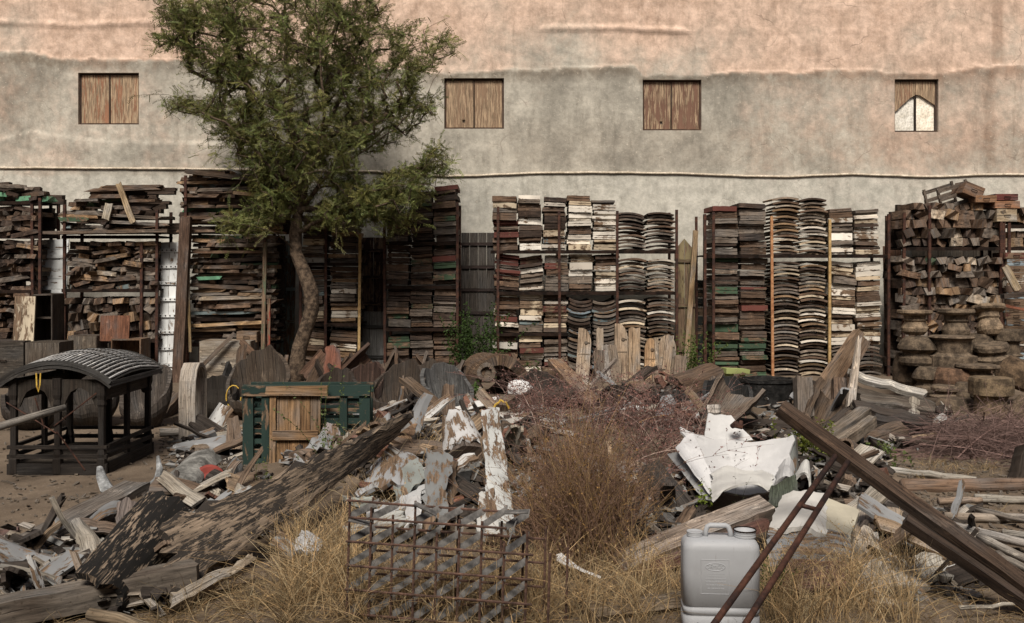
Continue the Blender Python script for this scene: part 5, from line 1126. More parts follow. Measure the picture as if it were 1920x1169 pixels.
rodp((-.01, -.012, .59), (DX * 3.1, -.012, .585)); rodp((0, -.012, .507), (DX * 7.1, -.012, .507)); rodp((.07, DY - .012, .545), (DX * 7.3, DY - .012, .545))
for j in range(5):
    z = [.035, .153, .271, .389, .507][j]
    for i in range(8):
        if R.random() < (.03 if j < 4 else .12): continue
        a = Vector((i * DX + .004, 0, z + .004)); b = Vector((i * DX + .095, DY, z + .042 + R.uniform(-.006, .006))); d = (b - a).normalized(); s_ = Vector((0, 0, 1)).cross(d).normalized() * .018; n_ = (Vector((-d.z * .2, -1, .8))).normalized()
        hh = Vector((0, .018, .017)); g = [[a - hh, a + hh], [lerp(a, b, .5) - hh, lerp(a, b, .5) + hh], [b - hh, b + hh]]
        MB().sheet(g, .005).build('slat', M_SLAT, gr)
for (x, z, dx, dz) in ((.005, .50, .10, -.03), (DX * 3, .60, .10, -.06), (DX * 7.2, .44, .03, .10), (DX * 7, .585, .11, .0)): 
    a = Vector((x, -.02, z)); b = a + Vector((dx, .05, dz)); hh = Vector((0, .018, .004)); MB().sheet([[a - hh, a + hh], [b - hh, b + hh]], .006).build('loose_slat', M_SLAT, gr)
patch('crumpled white tin edge sticking out right of the grate', [(1045, 1045, 5.3), (1125, 1085, 5.1), (1118, 1078, 5.2), (1050, 1036, 5.4)], .012, M_WHITE, (1, 1, 1), 14, 4, 'tin_scrap', 'scrap', rag=.05, rough=.03)
# jerrycan
JY = 4.49; js = JY / F; jc = thing('plastic_jerrycan', 'grey plastic jerrycan with handle and two necks in the foreground', 'jerrycan', ((1358 - 960) * js, JY + .1, 0), math.radians(-4))
jw, jd, jh = .358, .19, .447
def rr_ring(w, d, r, z, n=8):
    out = []
    for cx, cy, a0 in ((w / 2 - r, d / 2 - r, 0), (-w / 2 + r, d / 2 - r, 90), (-w / 2 + r, -d / 2 + r, 180), (w / 2 - r, -d / 2 + r, 270)):
        for i in range(n + 1):
            a = math.radians(a0 + 90 * i / n); out.append(Vector((cx + r * math.cos(a), cy + r * math.sin(a), z)))
    return out
def loft(mb, rings):
    b = len(mb.v); n = len(rings[0])
    for rg in rings: mb.v.extend(rg)
    for i in range(len(rings) - 1):
        for k in range(n):
            k2 = (k + 1) % n; mb.face([b + i * n + k, b + i * n + k2, b + (i + 1) * n + k2, b + (i + 1) * n + k], [(0, 0), (1, 0), (1, 1), (0, 1)])
    mb.face([b + k for k in reversed(range(n))], [(0, 0)] * n); mb.face([b + (len(rings) - 1) * n + k for k in range(n)], [(0, 0)] * n)
rs = []
for z, ins in ((0, .02), (.008, .006), (.02, 0), (.085, 0), (.090, .006), (.098, .006), (.103, 0), (.125, 0), (.130, .006), (.138, .006), (.143, 0), (.30, -.001), (.40, 0), (.418, .003), (.432, .011), (.442, .022), (.447, .036)):
    rs.append(rr_ring(jw - 2 * ins, jd - 2 * ins, .05 if ins < .02 else .045, z))
m = MB(); loft(m, rs); m.build('body', M_PLAST, jc, None, True)
def ring_neck(x, r, h, z0, nm, closed):
    P = [(r, 0), (r, h * .2), (r * 1.05, h * .25), (r * 1.05, h * .4), (r, h * .45), (r * 1.04, h * .55), (r * 1.04, h * .7), (r, h * .75), (r * 1.07, h * .85), (r * 1.07, h), (r * .88, h)] + ([(r * .8, h * .92), (r * .01, h * .92)] if closed else [(r * .86, h * .3), (r * .85, .012)])
    return MB().lathe(P, 22, Matrix.Translation((x, 0, z0))).build(nm, M_PLAST, jc, None, True)
ring_neck(-.118, .036, .030, .440, 'cap', True); nk = ring_neck(.118, .050, .040, .438, 'neck', False)
g_ = [[Vector((.053 * math.cos(a), .053 * math.sin(a), .0415 + j * .004)) for j in (0, 1)] for a in [2 * math.pi * i / 24 for i in range(25)]]
ro_ = MB().sheet(g_, .006).build('rim_seal', M_DARK, nk); ro_.location = nk.matrix_local.inverted() @ Vector((.118, 0, .4795)) if False else Vector((0, 0, .040))
MB().tube([(-.068, 0, .435), (-.066, 0, .47), (-.058, 0, .492), (-.045, 0, .498), (.028, 0, .498), (.040, 0, .492), (.050, 0, .47), (.054, 0, .435)], [.012, .0095, .0095, .0095, .0095, .0095, .0095, .012], 10, 0, R, 1.3).build('handle', M_PLAST, jc, None, True)
lb = MB()
yf = -jd / 2 - .0005
for a, b in (((-.10, .36), (.03, .36)), ((.03, .36), (.03, .20)), ((.03, .20), (-.10, .20)), ((-.10, .20), (-.10, .36))): lb.tube([(a[0], yf, a[1]), (b[0], yf, b[1])], .0016, 5)
lb.tube([(-.033 + .045 * math.cos(i * .2618), yf, .327 + .018 * math.sin(i * .2618)) for i in range(25)], .0022, 5)
for z, w in ((.295, .07), (.284, .06), (.272, .085), (.258, .09), (.242, .08), (.226, .07)):
    x = -.035 - w / 2
    while x < -.035 + w / 2: L = R.uniform(.004, .011); lb.box((x + L / 2, yf, z), (L, .002, .005)); x += L + .003
lo_ = lb.build('embossed_panel', M_PLAST, jc)
fc = bpy.data.curves.new('emboss_text', 'FONT'); fc.body = 'DEMCO'; fc.size = .026; fc.extrude = .0015; fc.align_x = 'CENTER'; fc.align_y = 'CENTER'
fo_ = bpy.data.objects.new('emboss_text', fc); COL.objects.link(fo_); dg = bpy.context.evaluated_depsgraph_get(); tme = bpy.data.meshes.new_from_object(fo_.evaluated_get(dg)); bpy.data.objects.remove(fo_)
tme.materials.clear(); tme.materials.append(M_PLAST); tx = bpy.data.objects.new('embossed_lettering', tme); COL.objects.link(tx); tx.parent = jc; tx.location = (-.033, yf - .0005, .327); tx.rotation_euler = (math.pi / 2, 0, 0)
for x, z in ((-.115, .055), (-.115, .025), (.11, .05), (.11, .018)): MB().lathe([(.009, 0), (.009, .004)], 12, Matrix.Translation((x, -jd / 2 + .002, z)) @ Matrix.Rotation(math.pi / 2, 4, 'X')).build('hole', M_TAR, jc)
# weathered beam behind the jerrycan
beam('thick weathered beam slanting down behind the jerrycan', W(1160, 1062, 5.5), W(1436, 948, 5.95), .15, .085, (.30, .25, .21), name='weathered_beam', seg=16, warp=.02, up=(0, -.45, 1))
beam('reddish board lying under the weathered beam', W(1175, 1080, 5.45), W(1432, 978, 5.85), .16, .05, (.17, .085, .065), name='weathered_board', cat='board', seg=12)
patch('pale flat slab on the rubble right of the dry shrub', [(1180, 985, 6.2), (1265, 1000, 6.1), (1250, 960, 6.6), (1185, 955, 6.6)], .04, M_RAW, (.30, .275, .23), 10, 6, 'weathered_board', 'board', rag=.05, rough=.02)
beam('small dark grey block on the pale slab', W(1228, 962, 6.5), W(1262, 988, 6.2), .10, .06, (.11, .105, .10), name='weathered_board', cat='block')
beam('short grey stick left of the pale slab', W(1140, 1022, 5.9), W(1190, 998, 6.1), .06, .05, (.17, .15, .125), name='weathered_board', cat='stick')
beam('long low log at the bottom edge left of the jerrycan', W(1100, 1160, 4.75), W(1285, 1140, 4.95), .17, .10, (.20, .15, .10), name='weathered_beam', arc=.03)
# big torn white sheet and panels
def wsheet(label, c, tint_, th=.014, nu=16, nv=12, name='torn_sheet', **k): return patch(label, c, th, k.pop('mat', M_WHITE), tuple(q * .74 for q in tint_) if max(tint_) > .5 else tint_, nu, nv, name, 'sheet', **k)
wsheet('large torn white sheet bent like a chair back', [(1322, 908, 6.75), (1462, 915, 6.72), (1492, 816, 7.02), (1278, 802, 7.10)], (1.12, 1.12, 1.13), rag=.035, rough=.002, bulge=-.13, arc=-.03)
wsheet('white tongue of sheet rising above the torn sheet', [(1318, 830, 7.16), (1412, 826, 7.16), (1368, 780, 7.3), (1328, 774, 7.3)], (1.1, 1.1, 1.1), nu=8, nv=6, rag=.015, rough=.002, bulge=-.01)
beam('pale wood block at the tip of the white tongue', W(1339, 778, 7.31), W(1337, 763, 7.34), .10, .05, (.40, .36, .32), name='wood_block', cat='block', up=(0, -1, 0), rag=.01)
tag(MB().tube([W(1372, 800, 7.12), W(1378, 796, 7.1), W(1388, 800, 7.1), W(1390, 790, 7.12)], [.02, .028, .026, .014], 8, .1).build('rusty_bracket', M_RUST), 'rusty bracket on the edge of the white tongue', 'bracket')
wsheet('white left wing of the torn sheet', [(1266, 838, 6.92), (1298, 810, 7.08), (1350, 928, 6.66), (1334, 930, 6.6)], (1.1, 1.1, 1.12), nu=12, nv=6, rag=.015, rough=.003, bulge=.03)
wsheet('grey underside flap below the white left wing', [(1252, 852, 7.1), (1275, 848, 7.0), (1345, 940, 6.6), (1322, 940, 6.64)], (.62, .63, .64), nu=10, nv=6, rag=.03, rough=.02)
wsheet('crumpled white seat at the foot of the torn sheet', [(1335, 930, 6.3), (1450, 925, 6.3), (1448, 890, 6.8), (1335, 892, 6.8)], (1.05, 1.04, 1.), rag=.04, rough=.04, bulge=.05)
wsheet('grey mossy right flap of the torn sheet', [(1464, 908, 6.8), (1496, 888, 6.95), (1494, 822, 7.15), (1472, 828, 7.1)], (.55, .58, .55), mat=M_GREY, nu=8, nv=8, rag=.04, rough=.03, bulge=.05)
wsheet('crumpled grey lump of sheet right of the torn sheet', [(1450, 915, 6.5), (1490, 920, 6.4), (1488, 882, 6.8), (1462, 880, 6.8)], (.85, .85, .86), nu=8, nv=8, rag=.04, rough=.05, bulge=.08)
wsheet('white crumpled lump behind the rusty tubes', [(1488, 905, 6.6), (1520, 915, 6.5), (1518, 885, 6.8), (1498, 882, 6.8)], (1.1, 1.1, 1.05), nu=8, nv=8, rag=.03, rough=.06, bulge=.08)
wsheet('white painted broken panel behind the rusty tubes', [(1440, 1002, 5.45), (1548, 1005, 5.4), (1550, 930, 6.0), (1468, 935, 6.0)], (1.1, 1.08, 1.03), .03, rag=.03, rough=.003, bulge=.03)
wsheet('cream broken panel right of the white painted panel', [(1540, 1006, 5.42), (1592, 1016, 5.4), (1612, 962, 5.75), (1546, 935, 5.95)], (.95, .88, .70), .03, nu=10, nv=8, rag=.02, rough=.003)
wsheet('grey lower half of the broken painted panel', [(1438, 1068, 5.2), (1592, 1072, 5.2), (1596, 1004, 5.45), (1440, 996, 5.48)], (.85, .87, .90), .03, mat=M_GREY, rag=.03, rough=.03, bulge=.02)
wsheet('reddish faded board under the grey panel', [(1460, 1110, 4.98), (1585, 1105, 5.0), (1588, 1055, 5.22), (1465, 1052, 5.22)], (.19, .095, .075), .03, mat=M_RAW, rag=.03, rough=.02)
wsheet('mossy dark green board behind the white painted panel', [(1440, 960, 5.9), (1500, 945, 5.95), (1492, 895, 6.4), (1445, 915, 6.3)], (.07, .085, .06), .03, mat=M_RAW, nu=10, nv=8, rag=.04, rough=.02)
for a in (('long pale bark slab fanned out on the ground at right', [(1612, 1128, 4.95), (1735, 1108, 5.1), (1640, 1008, 6.0), (1598, 1012, 6.0)], (.50, .45, .38), .05), ('short whitish bark slab right of the fanned slab', [(1735, 1100, 5.15), (1785, 1092, 5.2), (1768, 1045, 5.65), (1712, 1048, 5.6)], (.46, .43, .37), .03), ('knotted pale root piece above the bark slabs', [(1600, 1000, 6.05), (1690, 990, 6.15), (1690, 968, 6.4), (1606, 960, 6.5)], (.36, .29, .22), .05), ('crumbling pale wood edge left of the fanned slab', [(1586, 1075, 5.35), (1622, 1062, 5.4), (1620, 1005, 6.0), (1588, 1010, 5.9)], (.34, .28, .21), .04), ('thin curved bark strip at the lower right', [(1620, 1132, 4.95), (1740, 1148, 4.85), (1735, 1136, 4.95), (1630, 1120, 5.05)], (.44, .39, .32), .02)):
    patch(a[0], a[1], .035, M_RAW, a[2], 14, 10, 'bark_slab', 'bark', rag=.07, rough=.04, bulge=a[3])
# rusty tubes and the dark beam they prop
beam('long dark beam slanting across the lower right on rusty tubes', W(1462, 764, 5.3), W(1990, 1150, 4.7), .095, .055, (.075, .049, .034), name='dark_beam', seg=16, rag=.015, warp=.012, up=(-.2, -.35, 1))
beam('dark strip bolted under the long dark beam', W(1700, 972, 4.99), W(1950, 1144, 4.72), .09, .06, (.06, .042, .032), name='dark_beam', seg=8, rag=.01, warp=.006, up=(-.2, -.35, 1))
tf = thing('tube_frame', 'rusty steel tube ladder frame propping the long dark beam', 'frame', W(1345, 1172, 4.2)); tf.location.z = 0; o = tf.location.copy()
A0, A1 = W(1566, 856, 5.06), W(1338, 1172, 3.92); B0, B1 = W(1590, 866, 5.06), W(1395, 1175, 3.92)
A1 = A0 + (A1 - A0) * (A0.z / (A0.z - A1.z)); B1 = B0 + (B1 - B0) * (B0.z / (B0.z - B1.z))
for a, b in ((A0, A1), (B0, B1)): MB().tube([a - o, b - o], .0145, 10, 0).build('tube', M_RUST, tf, None, True)
for f in (.22, .76): MB().tube([lerp(A0, A1, f) - o, lerp(B0, B1, f) - o], .011, 8).build('rung', M_RUST, tf, None, True)
# poles and logs at the right
for (x0_, y0_, x1_, y1_, r, c_, lb) in ((1632, 878, 1830, 900, 7, (.40, .37, .32), 'long pale pole lying on the dirt behind the dark beam'), (1690, 915, 1990, 908, 15, (.21, .135, .09), 'thick brown log lying at right edge'), (1760, 940, 1840, 938, 7, (.30, .22, .16), 'short tan pole below the thick brown log'), (1830, 935, 1990, 940, 8, (.36, .33, .28), 'pale pole just below the thick brown log'), (1772, 970, 1990, 974, 9, (.31, .26, .21), 'straight tan grey pole in the right pole heap'), (1776, 984, 1990, 1036, 9, (.36, .33, .30), 'long grey pole slanting through the right pole heap'), (1835, 1008, 1990, 1080, 9, (.35, .32, .28), 'grey pole slanting lower right under the dark beam'), (1870, 1040, 1990, 1100, 8, (.33, .30, .26), 'lowest grey pole at the right edge'), (1600, 922, 1795, 990, 8, (.17, .15, .135), 'dark grey pole slanting behind the dark beam'), (1570, 896, 1700, 940, 10, (.20, .13, .10), 'reddish brown pole behind the rusty tubes'), (1575, 908, 1650, 975, 8, (.24, .22, .20), 'crooked grey branch behind the rusty tubes'), (1530, 880, 1645, 906, 11, (.17, .14, .11), 'squat grey log left of the pale pole'), (1700, 1036, 1800, 1038, 5, (.40, .37, .33), 'thin white stick lying above the bark slabs'), (1748, 1046, 1772, 1022, 6, (.42, .39, .35), 'small white peg stuck beside the dark beam'), (1830, 955, 1990, 992, 6, (.24, .21, .18), 'thin grey pole beneath the straight tan one'), (1880, 1000, 1990, 1012, 7, (.28, .25, .21), 'short grey pole end at the right edge'), (1640, 870, 1500, 905, 8, (.14, .115, .09), 'dark pole under the rusty tube tops'), (1560, 960, 1720, 1000, 7, (.30, .27, .23), 'pale grey pole under the knotted root'), (1800, 1140, 1990, 1128, 4, (.36, .33, .28), 'thin pale stick in the bottom right grass'), (300, 812, 470, 803, 8, (.34, .30, .25), 'pale pole lying on the dirt behind the bent plank'), (1520, 806, 1780, 836, 7, (.09, .07, .055), 'dark pole lying before the slab pile')):
    z = .035 + R.uniform(0, .04); a = G(x0_, y0_, z); b = G(x1_, y1_, z); s_ = (a.y + b.y) / 2 / F; n = 7; sd_ = R.uniform(0, 99)
    pts = [lerp(a, b, i / n) + Vector((.02 * nz(i * .6 + sd_), .02 * nz(i * .6 + sd_, 3.), .008 * nz(i * .9 + sd_, 7.))) for i in range(n + 1)]
    tag(MB().tube(pts, [r * s_ * lerp(1.05, .85, i / n) for i in range(n + 1)], 9, .05).build('wooden_pole' if r < 10 else 'log', M_RAW, None, c_, True), lb, 'pole' if r < 10 else 'log', 'poles and logs lying about the yard')
upright('dark post standing at the right edge', 1908, 905, 1925, 840, 7.9, 8.0, 26, .14, (.05, .038, .03))
# smaller broken pieces strewn through the rubble
REG = [((640, 930, 785, 850), 'between green crate and dry shrub', 26, .35), ((690, 900, 860, 990), 'behind the iron grate', 26, .25), ((345, 460, 812, 880), 'on dirt left of the green crate', 16, .03), ((1080, 1300, 930, 1020), 'right of the dry shrub', 20, .12), ((1120, 1340, 745, 840), 'behind the dry shrub', 24, .2), ((1480, 1640, 850, 940), 'behind the rusty tubes', 14, .1), ((1590, 1820, 960, 1120), 'among the bark slabs', 16, .05), ((1600, 1760, 795, 840), 'below the slab pile', 18, .12), ((560, 880, 765, 800), 'below the hollow log row', 20, .1), ((20, 280, 1030, 1150), 'in the lower left heap', 20, .12), ((300, 480, 940, 1010), 'beside the half shells', 14, .06), ((1440, 1600, 770, 830), 'below the black tub', 14, .15), ((700, 960, 780, 840), 'under the mottled white board', 24, .3), ((560, 800, 860, 940), 'beneath the huge charred plank', 22, .15), ((860, 1010, 880, 990), 'around the flaking post foot', 22, .2)]
rk = random.Random(5); SHP = ('splinter', 'flat shard', 'curled shard', 'chunk', 'stick', 'chip'); COLS = {'grey': (M_PAINT, (.23, .235, .24, .3)), 'brown': (M_RAW, (.17, .12, .085)), 'dark': (M_RAW, (.06, .048, .04)), 'pale': (M_RAW, (.38, .34, .28)), 'white': (M_PAINT, (.44, .44, .43, .4)), 'reddish': (M_RAW, (.20, .10, .07)), 'tan': (M_RAW, (.28, .20, .13))}
for (x0_, x1_, y0_, y1_), where, n, up_ in REG:
    n = min(42, int(n * 1.7)); big = 1.5 if where in ('between green crate and dry shrub', 'behind the dry shrub', 'below the hollow log row', 'below the black tub', 'below the slab pile') else 1.0
    combos = [(a, b) for a in SHP for b in COLS]; rk.shuffle(combos); combos.sort(key=lambda q: rk.random() * (2.2 if q[1] in ('white', 'reddish') else .55 if q[1] in ('dark', 'brown') else 1))
    for i in range(n):
        sh_, ck = combos[i]; p = G(rk.uniform(x0_, x1_), rk.uniform(y0_, y1_)); p.z = H(p.x, p.y) + rk.uniform(.0, up_ * .5) + .02
        mat, cc = COLS[ck]; cc = vary(cc, .7, 1.2, rk); L = rk.uniform(.18, .55) * big; w = {'splinter': .05, 'flat shard': .17, 'curled shard': .15, 'chunk': .12, 'stick': .035, 'chip': .09}[sh_] * rk.uniform(.8, 1.3)
        if sh_ in ('chip', 'chunk'): L *= .45
        d = Vector((rk.uniform(-1, 1), rk.uniform(-.8, .8), rk.uniform(-.12, .5))).normalized() * L / 2
        p.z += abs(d.z) * .6
        beam('%s %s %s' % (ck, sh_, where), p - d, p + d, w, {'chunk': .09, 'stick': .03}.get(sh_, .022), cc, mat, 'rubble_' + sh_.replace(' ', '_'), 'rubble', (rk.uniform(-.7, .7), rk.uniform(-.9, .1), 1), 6, .05, .03, None, 'broken pieces strewn in the rubble', rk.uniform(.5, 1), .05 if sh_ == 'curled shard' else 0)

# crumbs of wood and scrap filling the heaps
rf_ = random.Random(33)
for nm, cc, mat, cnt_ in (('dark', (.05, .04, .033), M_RAW, 2600), ('grey', (.20, .20, .195, .3), M_PAINT, 1300), ('pale', (.36, .31, .25), M_RAW, 800)):
    fm = MB()
    for _ in range(cnt_):
        (x0_, x1_, y0_, y1_), wh, n_, u_ = rf_.choice(REG); p = G(rf_.uniform(x0_ - 20, x1_ + 20), rf_.uniform(y0_ - 4, y1_ + 8)); p.z = H(p.x, p.y) + rf_.uniform(0, .10) * (u_ > .08) + .01
        L = rf_.uniform(.04, .20); fm.box(p, (L, rf_.uniform(.015, .07), rf_.uniform(.006, .03)), Euler((rf_.gauss(0, .5), rf_.gauss(0, .35), rf_.uniform(0, 6.3))).to_matrix(), .008, rf_)
    tag(fm.build('rubble_fragments', mat, None, cc), '%s wood fragments scattered through the rubble heaps' % nm, 'rubble', None, 'stuff')
# ---------------------------------------------------------------- dry grass, shrubs, brushwood
class Plants:
    def __init__(s, seed): s.V = []; s.F = []; s.T = []; s.r = random.Random(seed)
    def ribbon(s, pts, w, tn):
        k = len(s.V); n = len(pts); r = s.r; f = Vector((r.gauss(0, 1), r.gauss(0, 1) - .3, r.gauss(0, .4)))
        for i, p in enumerate(pts):
            d = (pts[min(i + 1, n - 1)] - pts[max(i - 1, 0)]); sd = d.cross(f); sd = sd.normalized() if sd.length > 1e-8 else Vector((1, 0, 0))
            ww = w * (1 - .75 * i / (n - 1)); s.V.append(p + sd * ww); s.V.append(p - sd * ww)
        for i in range(n - 1): s.F.append((k + 2 * i, k + 2 * i + 1, k + 2 * i + 3, k + 2 * i + 2)); s.T.append(tn)
    def blade(s, p, d, L, w, bend, tn, n=4):
        r = s.r; b = Vector((r.gauss(0, 1), r.gauss(0, 1), -.6)) * bend; pts = []
        for i in range(n + 1): f = i / n; pts.append(p + d * L * f + b * L * f * f)
        s.ribbon(pts, w, tn); return pts
    def leafs(s, pts, n, size, tn):
        r = s.r
        for _ in range(n):
            i = r.randint(1, len(pts) - 1); p = lerp(pts[i - 1], pts[i], r.random()); d = Vector((r.gauss(0, 1), r.gauss(0, 1), r.gauss(.2, .8))).normalized() * size * r.uniform(.6, 1.3); sd = d.cross(Vector((r.gauss(0, 1), r.gauss(0, 1), r.gauss(0, 1)))).normalized() * size * .28
            k = len(s.V); s.V.extend((p, p + d * .5 + sd, p + d, p + d * .5 - sd)); s.F.append((k, k + 1, k + 2, k + 3)); v = r.uniform(.7, 1.3); s.T.append(tuple(c * v for c in tn[:3]) + (1,))
    def build(s, name, mat, label, cat, kind=None, parent=None, group=None):
        xs = [v.x for v in s.V]; ys = [v.y for v in s.V]; o0 = Vector(((min(xs) + max(xs)) / 2, (min(ys) + max(ys)) / 2, 0))
        me = bpy.data.meshes.new(name); me.from_pydata([v - o0 for v in s.V], [], s.F); a = me.attributes.new('tint', 'FLOAT_COLOR', 'FACE'); a.data.foreach_set('color', [c for t_ in s.T for c in t_])
        me.materials.append(mat); o = bpy.data.objects.new(name, me); COL.objects.link(o); o.location = o0
        return tag(o, label, cat, group, kind)
gp = Plants(3); r = gp.r
def grass(n, x0, x1, y0, y1, h0, h1, up=.8, clump=.0, w=.0022, dens=None):
    cs = [(r.uniform(x0, x1), r.uniform(y0, y1)) for _ in range(max(3, n // 60))]
    for _ in range(n):
        if clump and r.random() < clump: c = r.choice(cs); px = c[0] + r.gauss(0, 14); py = c[1] + r.gauss(0, 5)
        else: px = r.uniform(x0, x1); py = r.uniform(y0, y1)
        p = G(px, py); p.z = H(p.x, p.y) - .005
        d = Vector((r.gauss(0, 1 - up + .15), r.gauss(0, 1 - up + .15), up)).normalized(); v = r.uniform(.35, 1.3) * (1.35 if h1 > .3 else 1.); wv = r.uniform(.9, 1.1)
        L = r.uniform(h0, h1) * r.uniform(.6, 1.2); pts = gp.blade(p, d, L, w * r.uniform(.6, 1.3), r.uniform(.1, .55), (v * wv, v, v / wv, 1))
        if L > .28 and r.random() < .25: gp.leafs(pts[-2:], 4, .013, (v * .9, v * .85, v * .75))
grass(4800, 290, 1330, 1085, 1200, .06, .22, .35, .7); grass(1500, 540, 670, 1020, 1165, .2, .5, .85, .6); grass(1500, 650, 1050, 1080, 1175, .2, .42, .85, .5)
grass(1700, 1430, 1720, 1085, 1180, .16, .42, .9, .6); grass(1300, 1560, 1960, 1080, 1200, .06, .22, .5, .6); grass(900, 640, 810, 900, 1010, .15, .38, .8, .7)
grass(900, 1000, 1290, 1060, 1175, .2, .42, .8, .6); grass(120, 1300, 1440, 1180, 1200, .10, .25, .6, .3); grass(700, 300, 560, 1080, 1175, .12, .3, .6, .6); grass(250, 590, 690, 760, 900, .2, .45, .9, .7)
grass(300, 1720, 1900, 860, 900, .05, .14, .7, .8); grass(400, 0, 340, 1050, 1180, .05, .2, .5, .7); grass(400, 300, 480, 770, 900, .02, .06, .7, .9); grass(500, 1500, 1900, 860, 1060, .03, .14, .7, .8)
gp.build('dry_grass', M_STRAW, 'dry yellow straw grass growing over the front of the yard', 'grass', 'stuff')
# straw coloured dry shrub in the centre
sp_ = Plants(8); r = sp_.r
for i in range(1250):
    b = G(r.uniform(1010, 1190), r.uniform(1010, 1085)); b.z = H(b.x, b.y); 
    tpx = r.gauss(1085, 78); tpy = r.gauss(848, 62) + abs(tpx - 1085) * .35; tip = W(tpx, min(tpy, 1030), b.y + r.uniform(-.1, .55)); L = (tip - b).length
    v = r.uniform(.5, 1.15); br = r.random() < .72; tn = (v * .64, v * .54, v * .64, 1) if br else (v, v * .92, v * .8, 1)
    pts = sp_.blade(b, (tip - b).normalized(), L, .0022, r.uniform(.02, .16), tn, 6)
    for _ in range(5):
        k = r.randint(2, 5); d = ((pts[k + 1] - pts[k]).normalized() + Vector((r.gauss(0, .5), r.gauss(0, .5), r.gauss(.1, .4)))).normalized(); q = sp_.blade(pts[k], d, r.uniform(.06, .2), .0013, .15, tn, 3)
        sp_.leafs(q, 3, .014, (v * .55, v * .46, v * .60) if br else (v * .95, v * .75, v * .5))
sp_.build('dry_shrub', M_STRAW, 'tall dry straw coloured shrub in the centre of the rubble', 'shrub')
bp_ = Plants(9); r = bp_.r
def canes(P, n, x0, x1, y0, y1, hmin, hmax, spread, side, leaf, tone=1.):
    for i in range(n):
        b = G(r.uniform(x0, x1), r.uniform(y0, y1)); b.z = H(b.x, b.y) + r.uniform(0, .05); d = Vector((r.gauss(0, spread), r.gauss(0, spread * .6), 1)).normalized(); L = r.uniform(hmin, hmax); v = r.uniform(.6, 1.5) * tone; pale = r.random() < .12
        tn = (2.6 * v, 2.6 * v, 2.5 * v, 1) if pale else (v * 1.05, v * .88, v * .86, 1)
        pts = P.blade(b, d, L, .0042 if pale else .003, r.uniform(.2, .7), tn, 8)
        for _ in range(side):
            k = r.randint(1, 7); dd = ((pts[k + 1] - pts[k]).normalized() + Vector((r.gauss(0, .8), r.gauss(0, .8), r.gauss(.1, .6)))).normalized(); q = P.blade(pts[k], dd, r.uniform(.08, .32), .0018, .3, tn, 4); P.leafs(q, leaf, .02, (v * 1.2, v * .82, v * .78))
canes(bp_, 200, 1000, 1270, 862, 940, .3, .85, .45, 6, 4); canes(bp_, 90, 1160, 1330, 860, 960, .2, .6, .6, 6, 5, 1.1); canes(bp_, 60, 950, 1040, 840, 880, .3, .6, .4, 6, 5)
bp_.build('dry_bramble', M_TWIG, 'tangled purple brown dry bramble behind the straw shrub', 'bramble')
hp = Plants(12); r = hp.r
for i in range(650):
    b = G(r.uniform(1745, 1960), r.uniform(822, 862)); b.z = r.uniform(0, .30) * (1 - abs(b.x - 4.6) * .25); d = Vector((r.gauss(0, 1), r.gauss(0, .6), r.gauss(.25, .35))).normalized(); v = r.uniform(.6, 1.7)
    pts = hp.blade(b - d * .3, d, r.uniform(.4, 1.0), r.uniform(.002, .006), r.uniform(.1, .5), (v * 1.15, v * 1.0, v * 1.0, 1), 7)
    for _ in range(4): k = r.randint(1, 6); hp.blade(pts[k], Vector((r.gauss(0, 1), r.gauss(0, 1), r.gauss(.2, .7))).normalized(), r.uniform(.1, .35), .002, .4, (v, v * .9, v * .9, 1), 4)
for p in range(len(hp.V)):
    if hp.V[p].z < .01: hp.V[p].z = .01 + r.uniform(0, .03)
hp.build('brushwood_heap', M_TWIG, 'heap of tangled dry brushwood before the capitals at right', 'brushwood')
def weed(label, px, py, Y, n, h, spread, leafn, size, tone, mat=M_WEED, z=None, name='green_weed', cat='weed'):
    P = Plants(int(px)); q = P.r; b0 = W(px, py, Y); b0.z = H(b0.x, b0.y) if z is None else z
    for i in range(n):
        b = b0 + Vector((q.gauss(0, spread), q.gauss(0, spread * .6), 0)); pts = P.blade(b, Vector((q.gauss(0, .22), q.gauss(0, .2), 1)).normalized(), h * q.uniform(.5, 1.1), .0022, q.uniform(.05, .25), tone, 7); P.leafs(pts, leafn, size, tone)
    return P.build(name, mat, label, cat, 'stuff' if name == 'low_plants' else None)
weed('thin green weed growing up before the brown plank panel', 622, 905, 7.3, 9, .78, .05, 40, .022, (1, 1, 1, 1))
weed('sprawling weed with small leaves at the left foot of the crate', 500, 930, 6.9, 5, .4, .08, 24, .02, (1.1, 1, .8, 1))
weed('dark seeded sage stalks before the torn white sheet', 1378, 955, 6.3, 3, .62, .04, 16, .016, (.32, .26, .34, 1), name='sage_stalks', cat='plant')
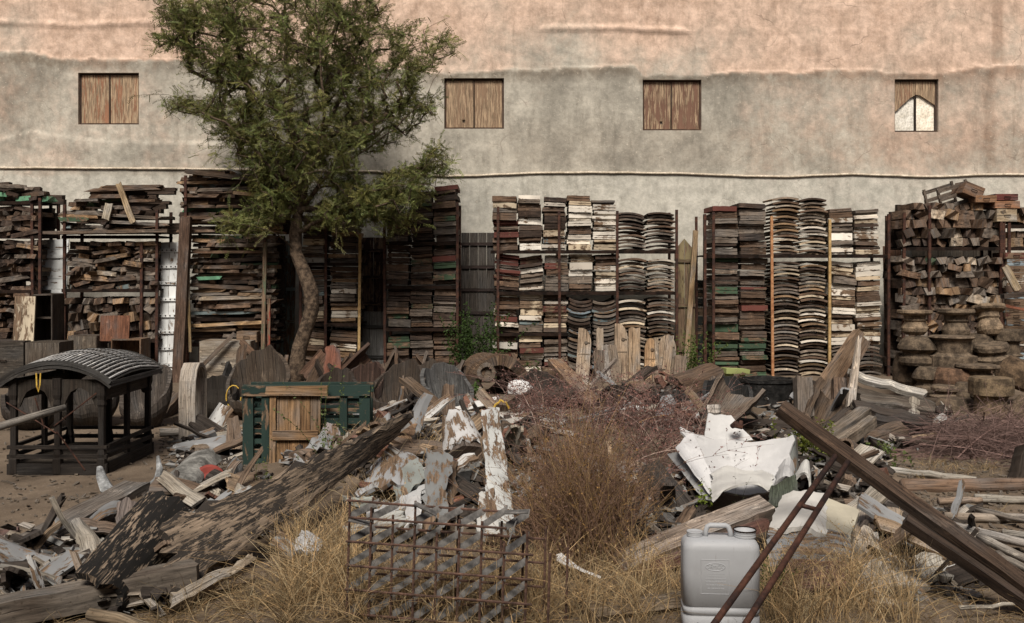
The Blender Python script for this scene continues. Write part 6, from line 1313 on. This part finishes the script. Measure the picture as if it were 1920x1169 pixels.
weed('dark seeded stalk beside the left wing of the sheet', 1296, 930, 6.8, 3, .45, .06, 12, .016, (.5, .22, .3, 1), name='sage_stalks', cat='plant')
weed('small yellow green sprig between bramble and white wing', 1318, 935, 6.5, 5, .18, .03, 14, .03, (1.7, 1.7, .8, 1), z=.12)
weed('dark green creeper between narrow rack and middle rack', 893, 700, 15.2, 60, 1.3, .22, 60, .05, (.36, .5, .34, 1), name='dark_creeper', cat='creeper')
weed('green bush at the foot of the arched olive door', 1297, 706, 15.4, 26, .8, .10, 40, .045, (.8, .9, .6, 1), name='green_bush', cat='bush')
weed('olive bush behind the torn sheet', 1512, 870, 7.9, 40, .42, .10, 40, .03, (1.0, .9, .4, 1), name='green_bush', cat='bush')
weed('low green plants on the dirt behind the dark beam', 1650, 868, 8.6, 30, .2, .22, 16, .03, (.9, .95, .75, 1), name='low_plants', cat='plant')
weed('green leaves under the grey hollow log pieces', 868, 775, 11.4, 26, .4, .15, 30, .045, (.5, .7, .4, 1), name='green_bush', cat='bush')
weed('weedy green plants at the foot of the painted panel', 1450, 1120, 4.95, 22, .3, .07, 16, .02, (.6, .7, .4, 1), name='low_plants', cat='plant')
weed('low weeds under the left end of the middle rack', 948, 705, 15.3, 30, .45, .25, 24, .05, (.5, .6, .4, 1), name='low_plants', cat='plant')

lt = MB(); r = random.Random(21)
for _ in range(2600):
    x0_, x1_, y0_, y1_ = r.choice(((0, 480, 780, 1060), (300, 480, 800, 930), (1480, 1920, 850, 1130), (480, 1500, 760, 1100), (1500, 1920, 860, 960)))
    p = G(r.uniform(x0_, x1_), r.uniform(y0_, y1_)); L = r.choice((r.uniform(.01, .03), r.uniform(.03, .10))); p.z = H(p.x, p.y) + .006
    lt.box(p, (L, r.uniform(.008, .022), r.uniform(.006, .014)), Euler((r.gauss(0, .2), r.gauss(0, .15), r.uniform(0, 6.3))).to_matrix(), .003, r)
tag(lt.build('ground_litter', M_RAW, None, (.17, .135, .10)), 'small wood chips and pebbles littering the dirt', 'litter', None, 'stuff')
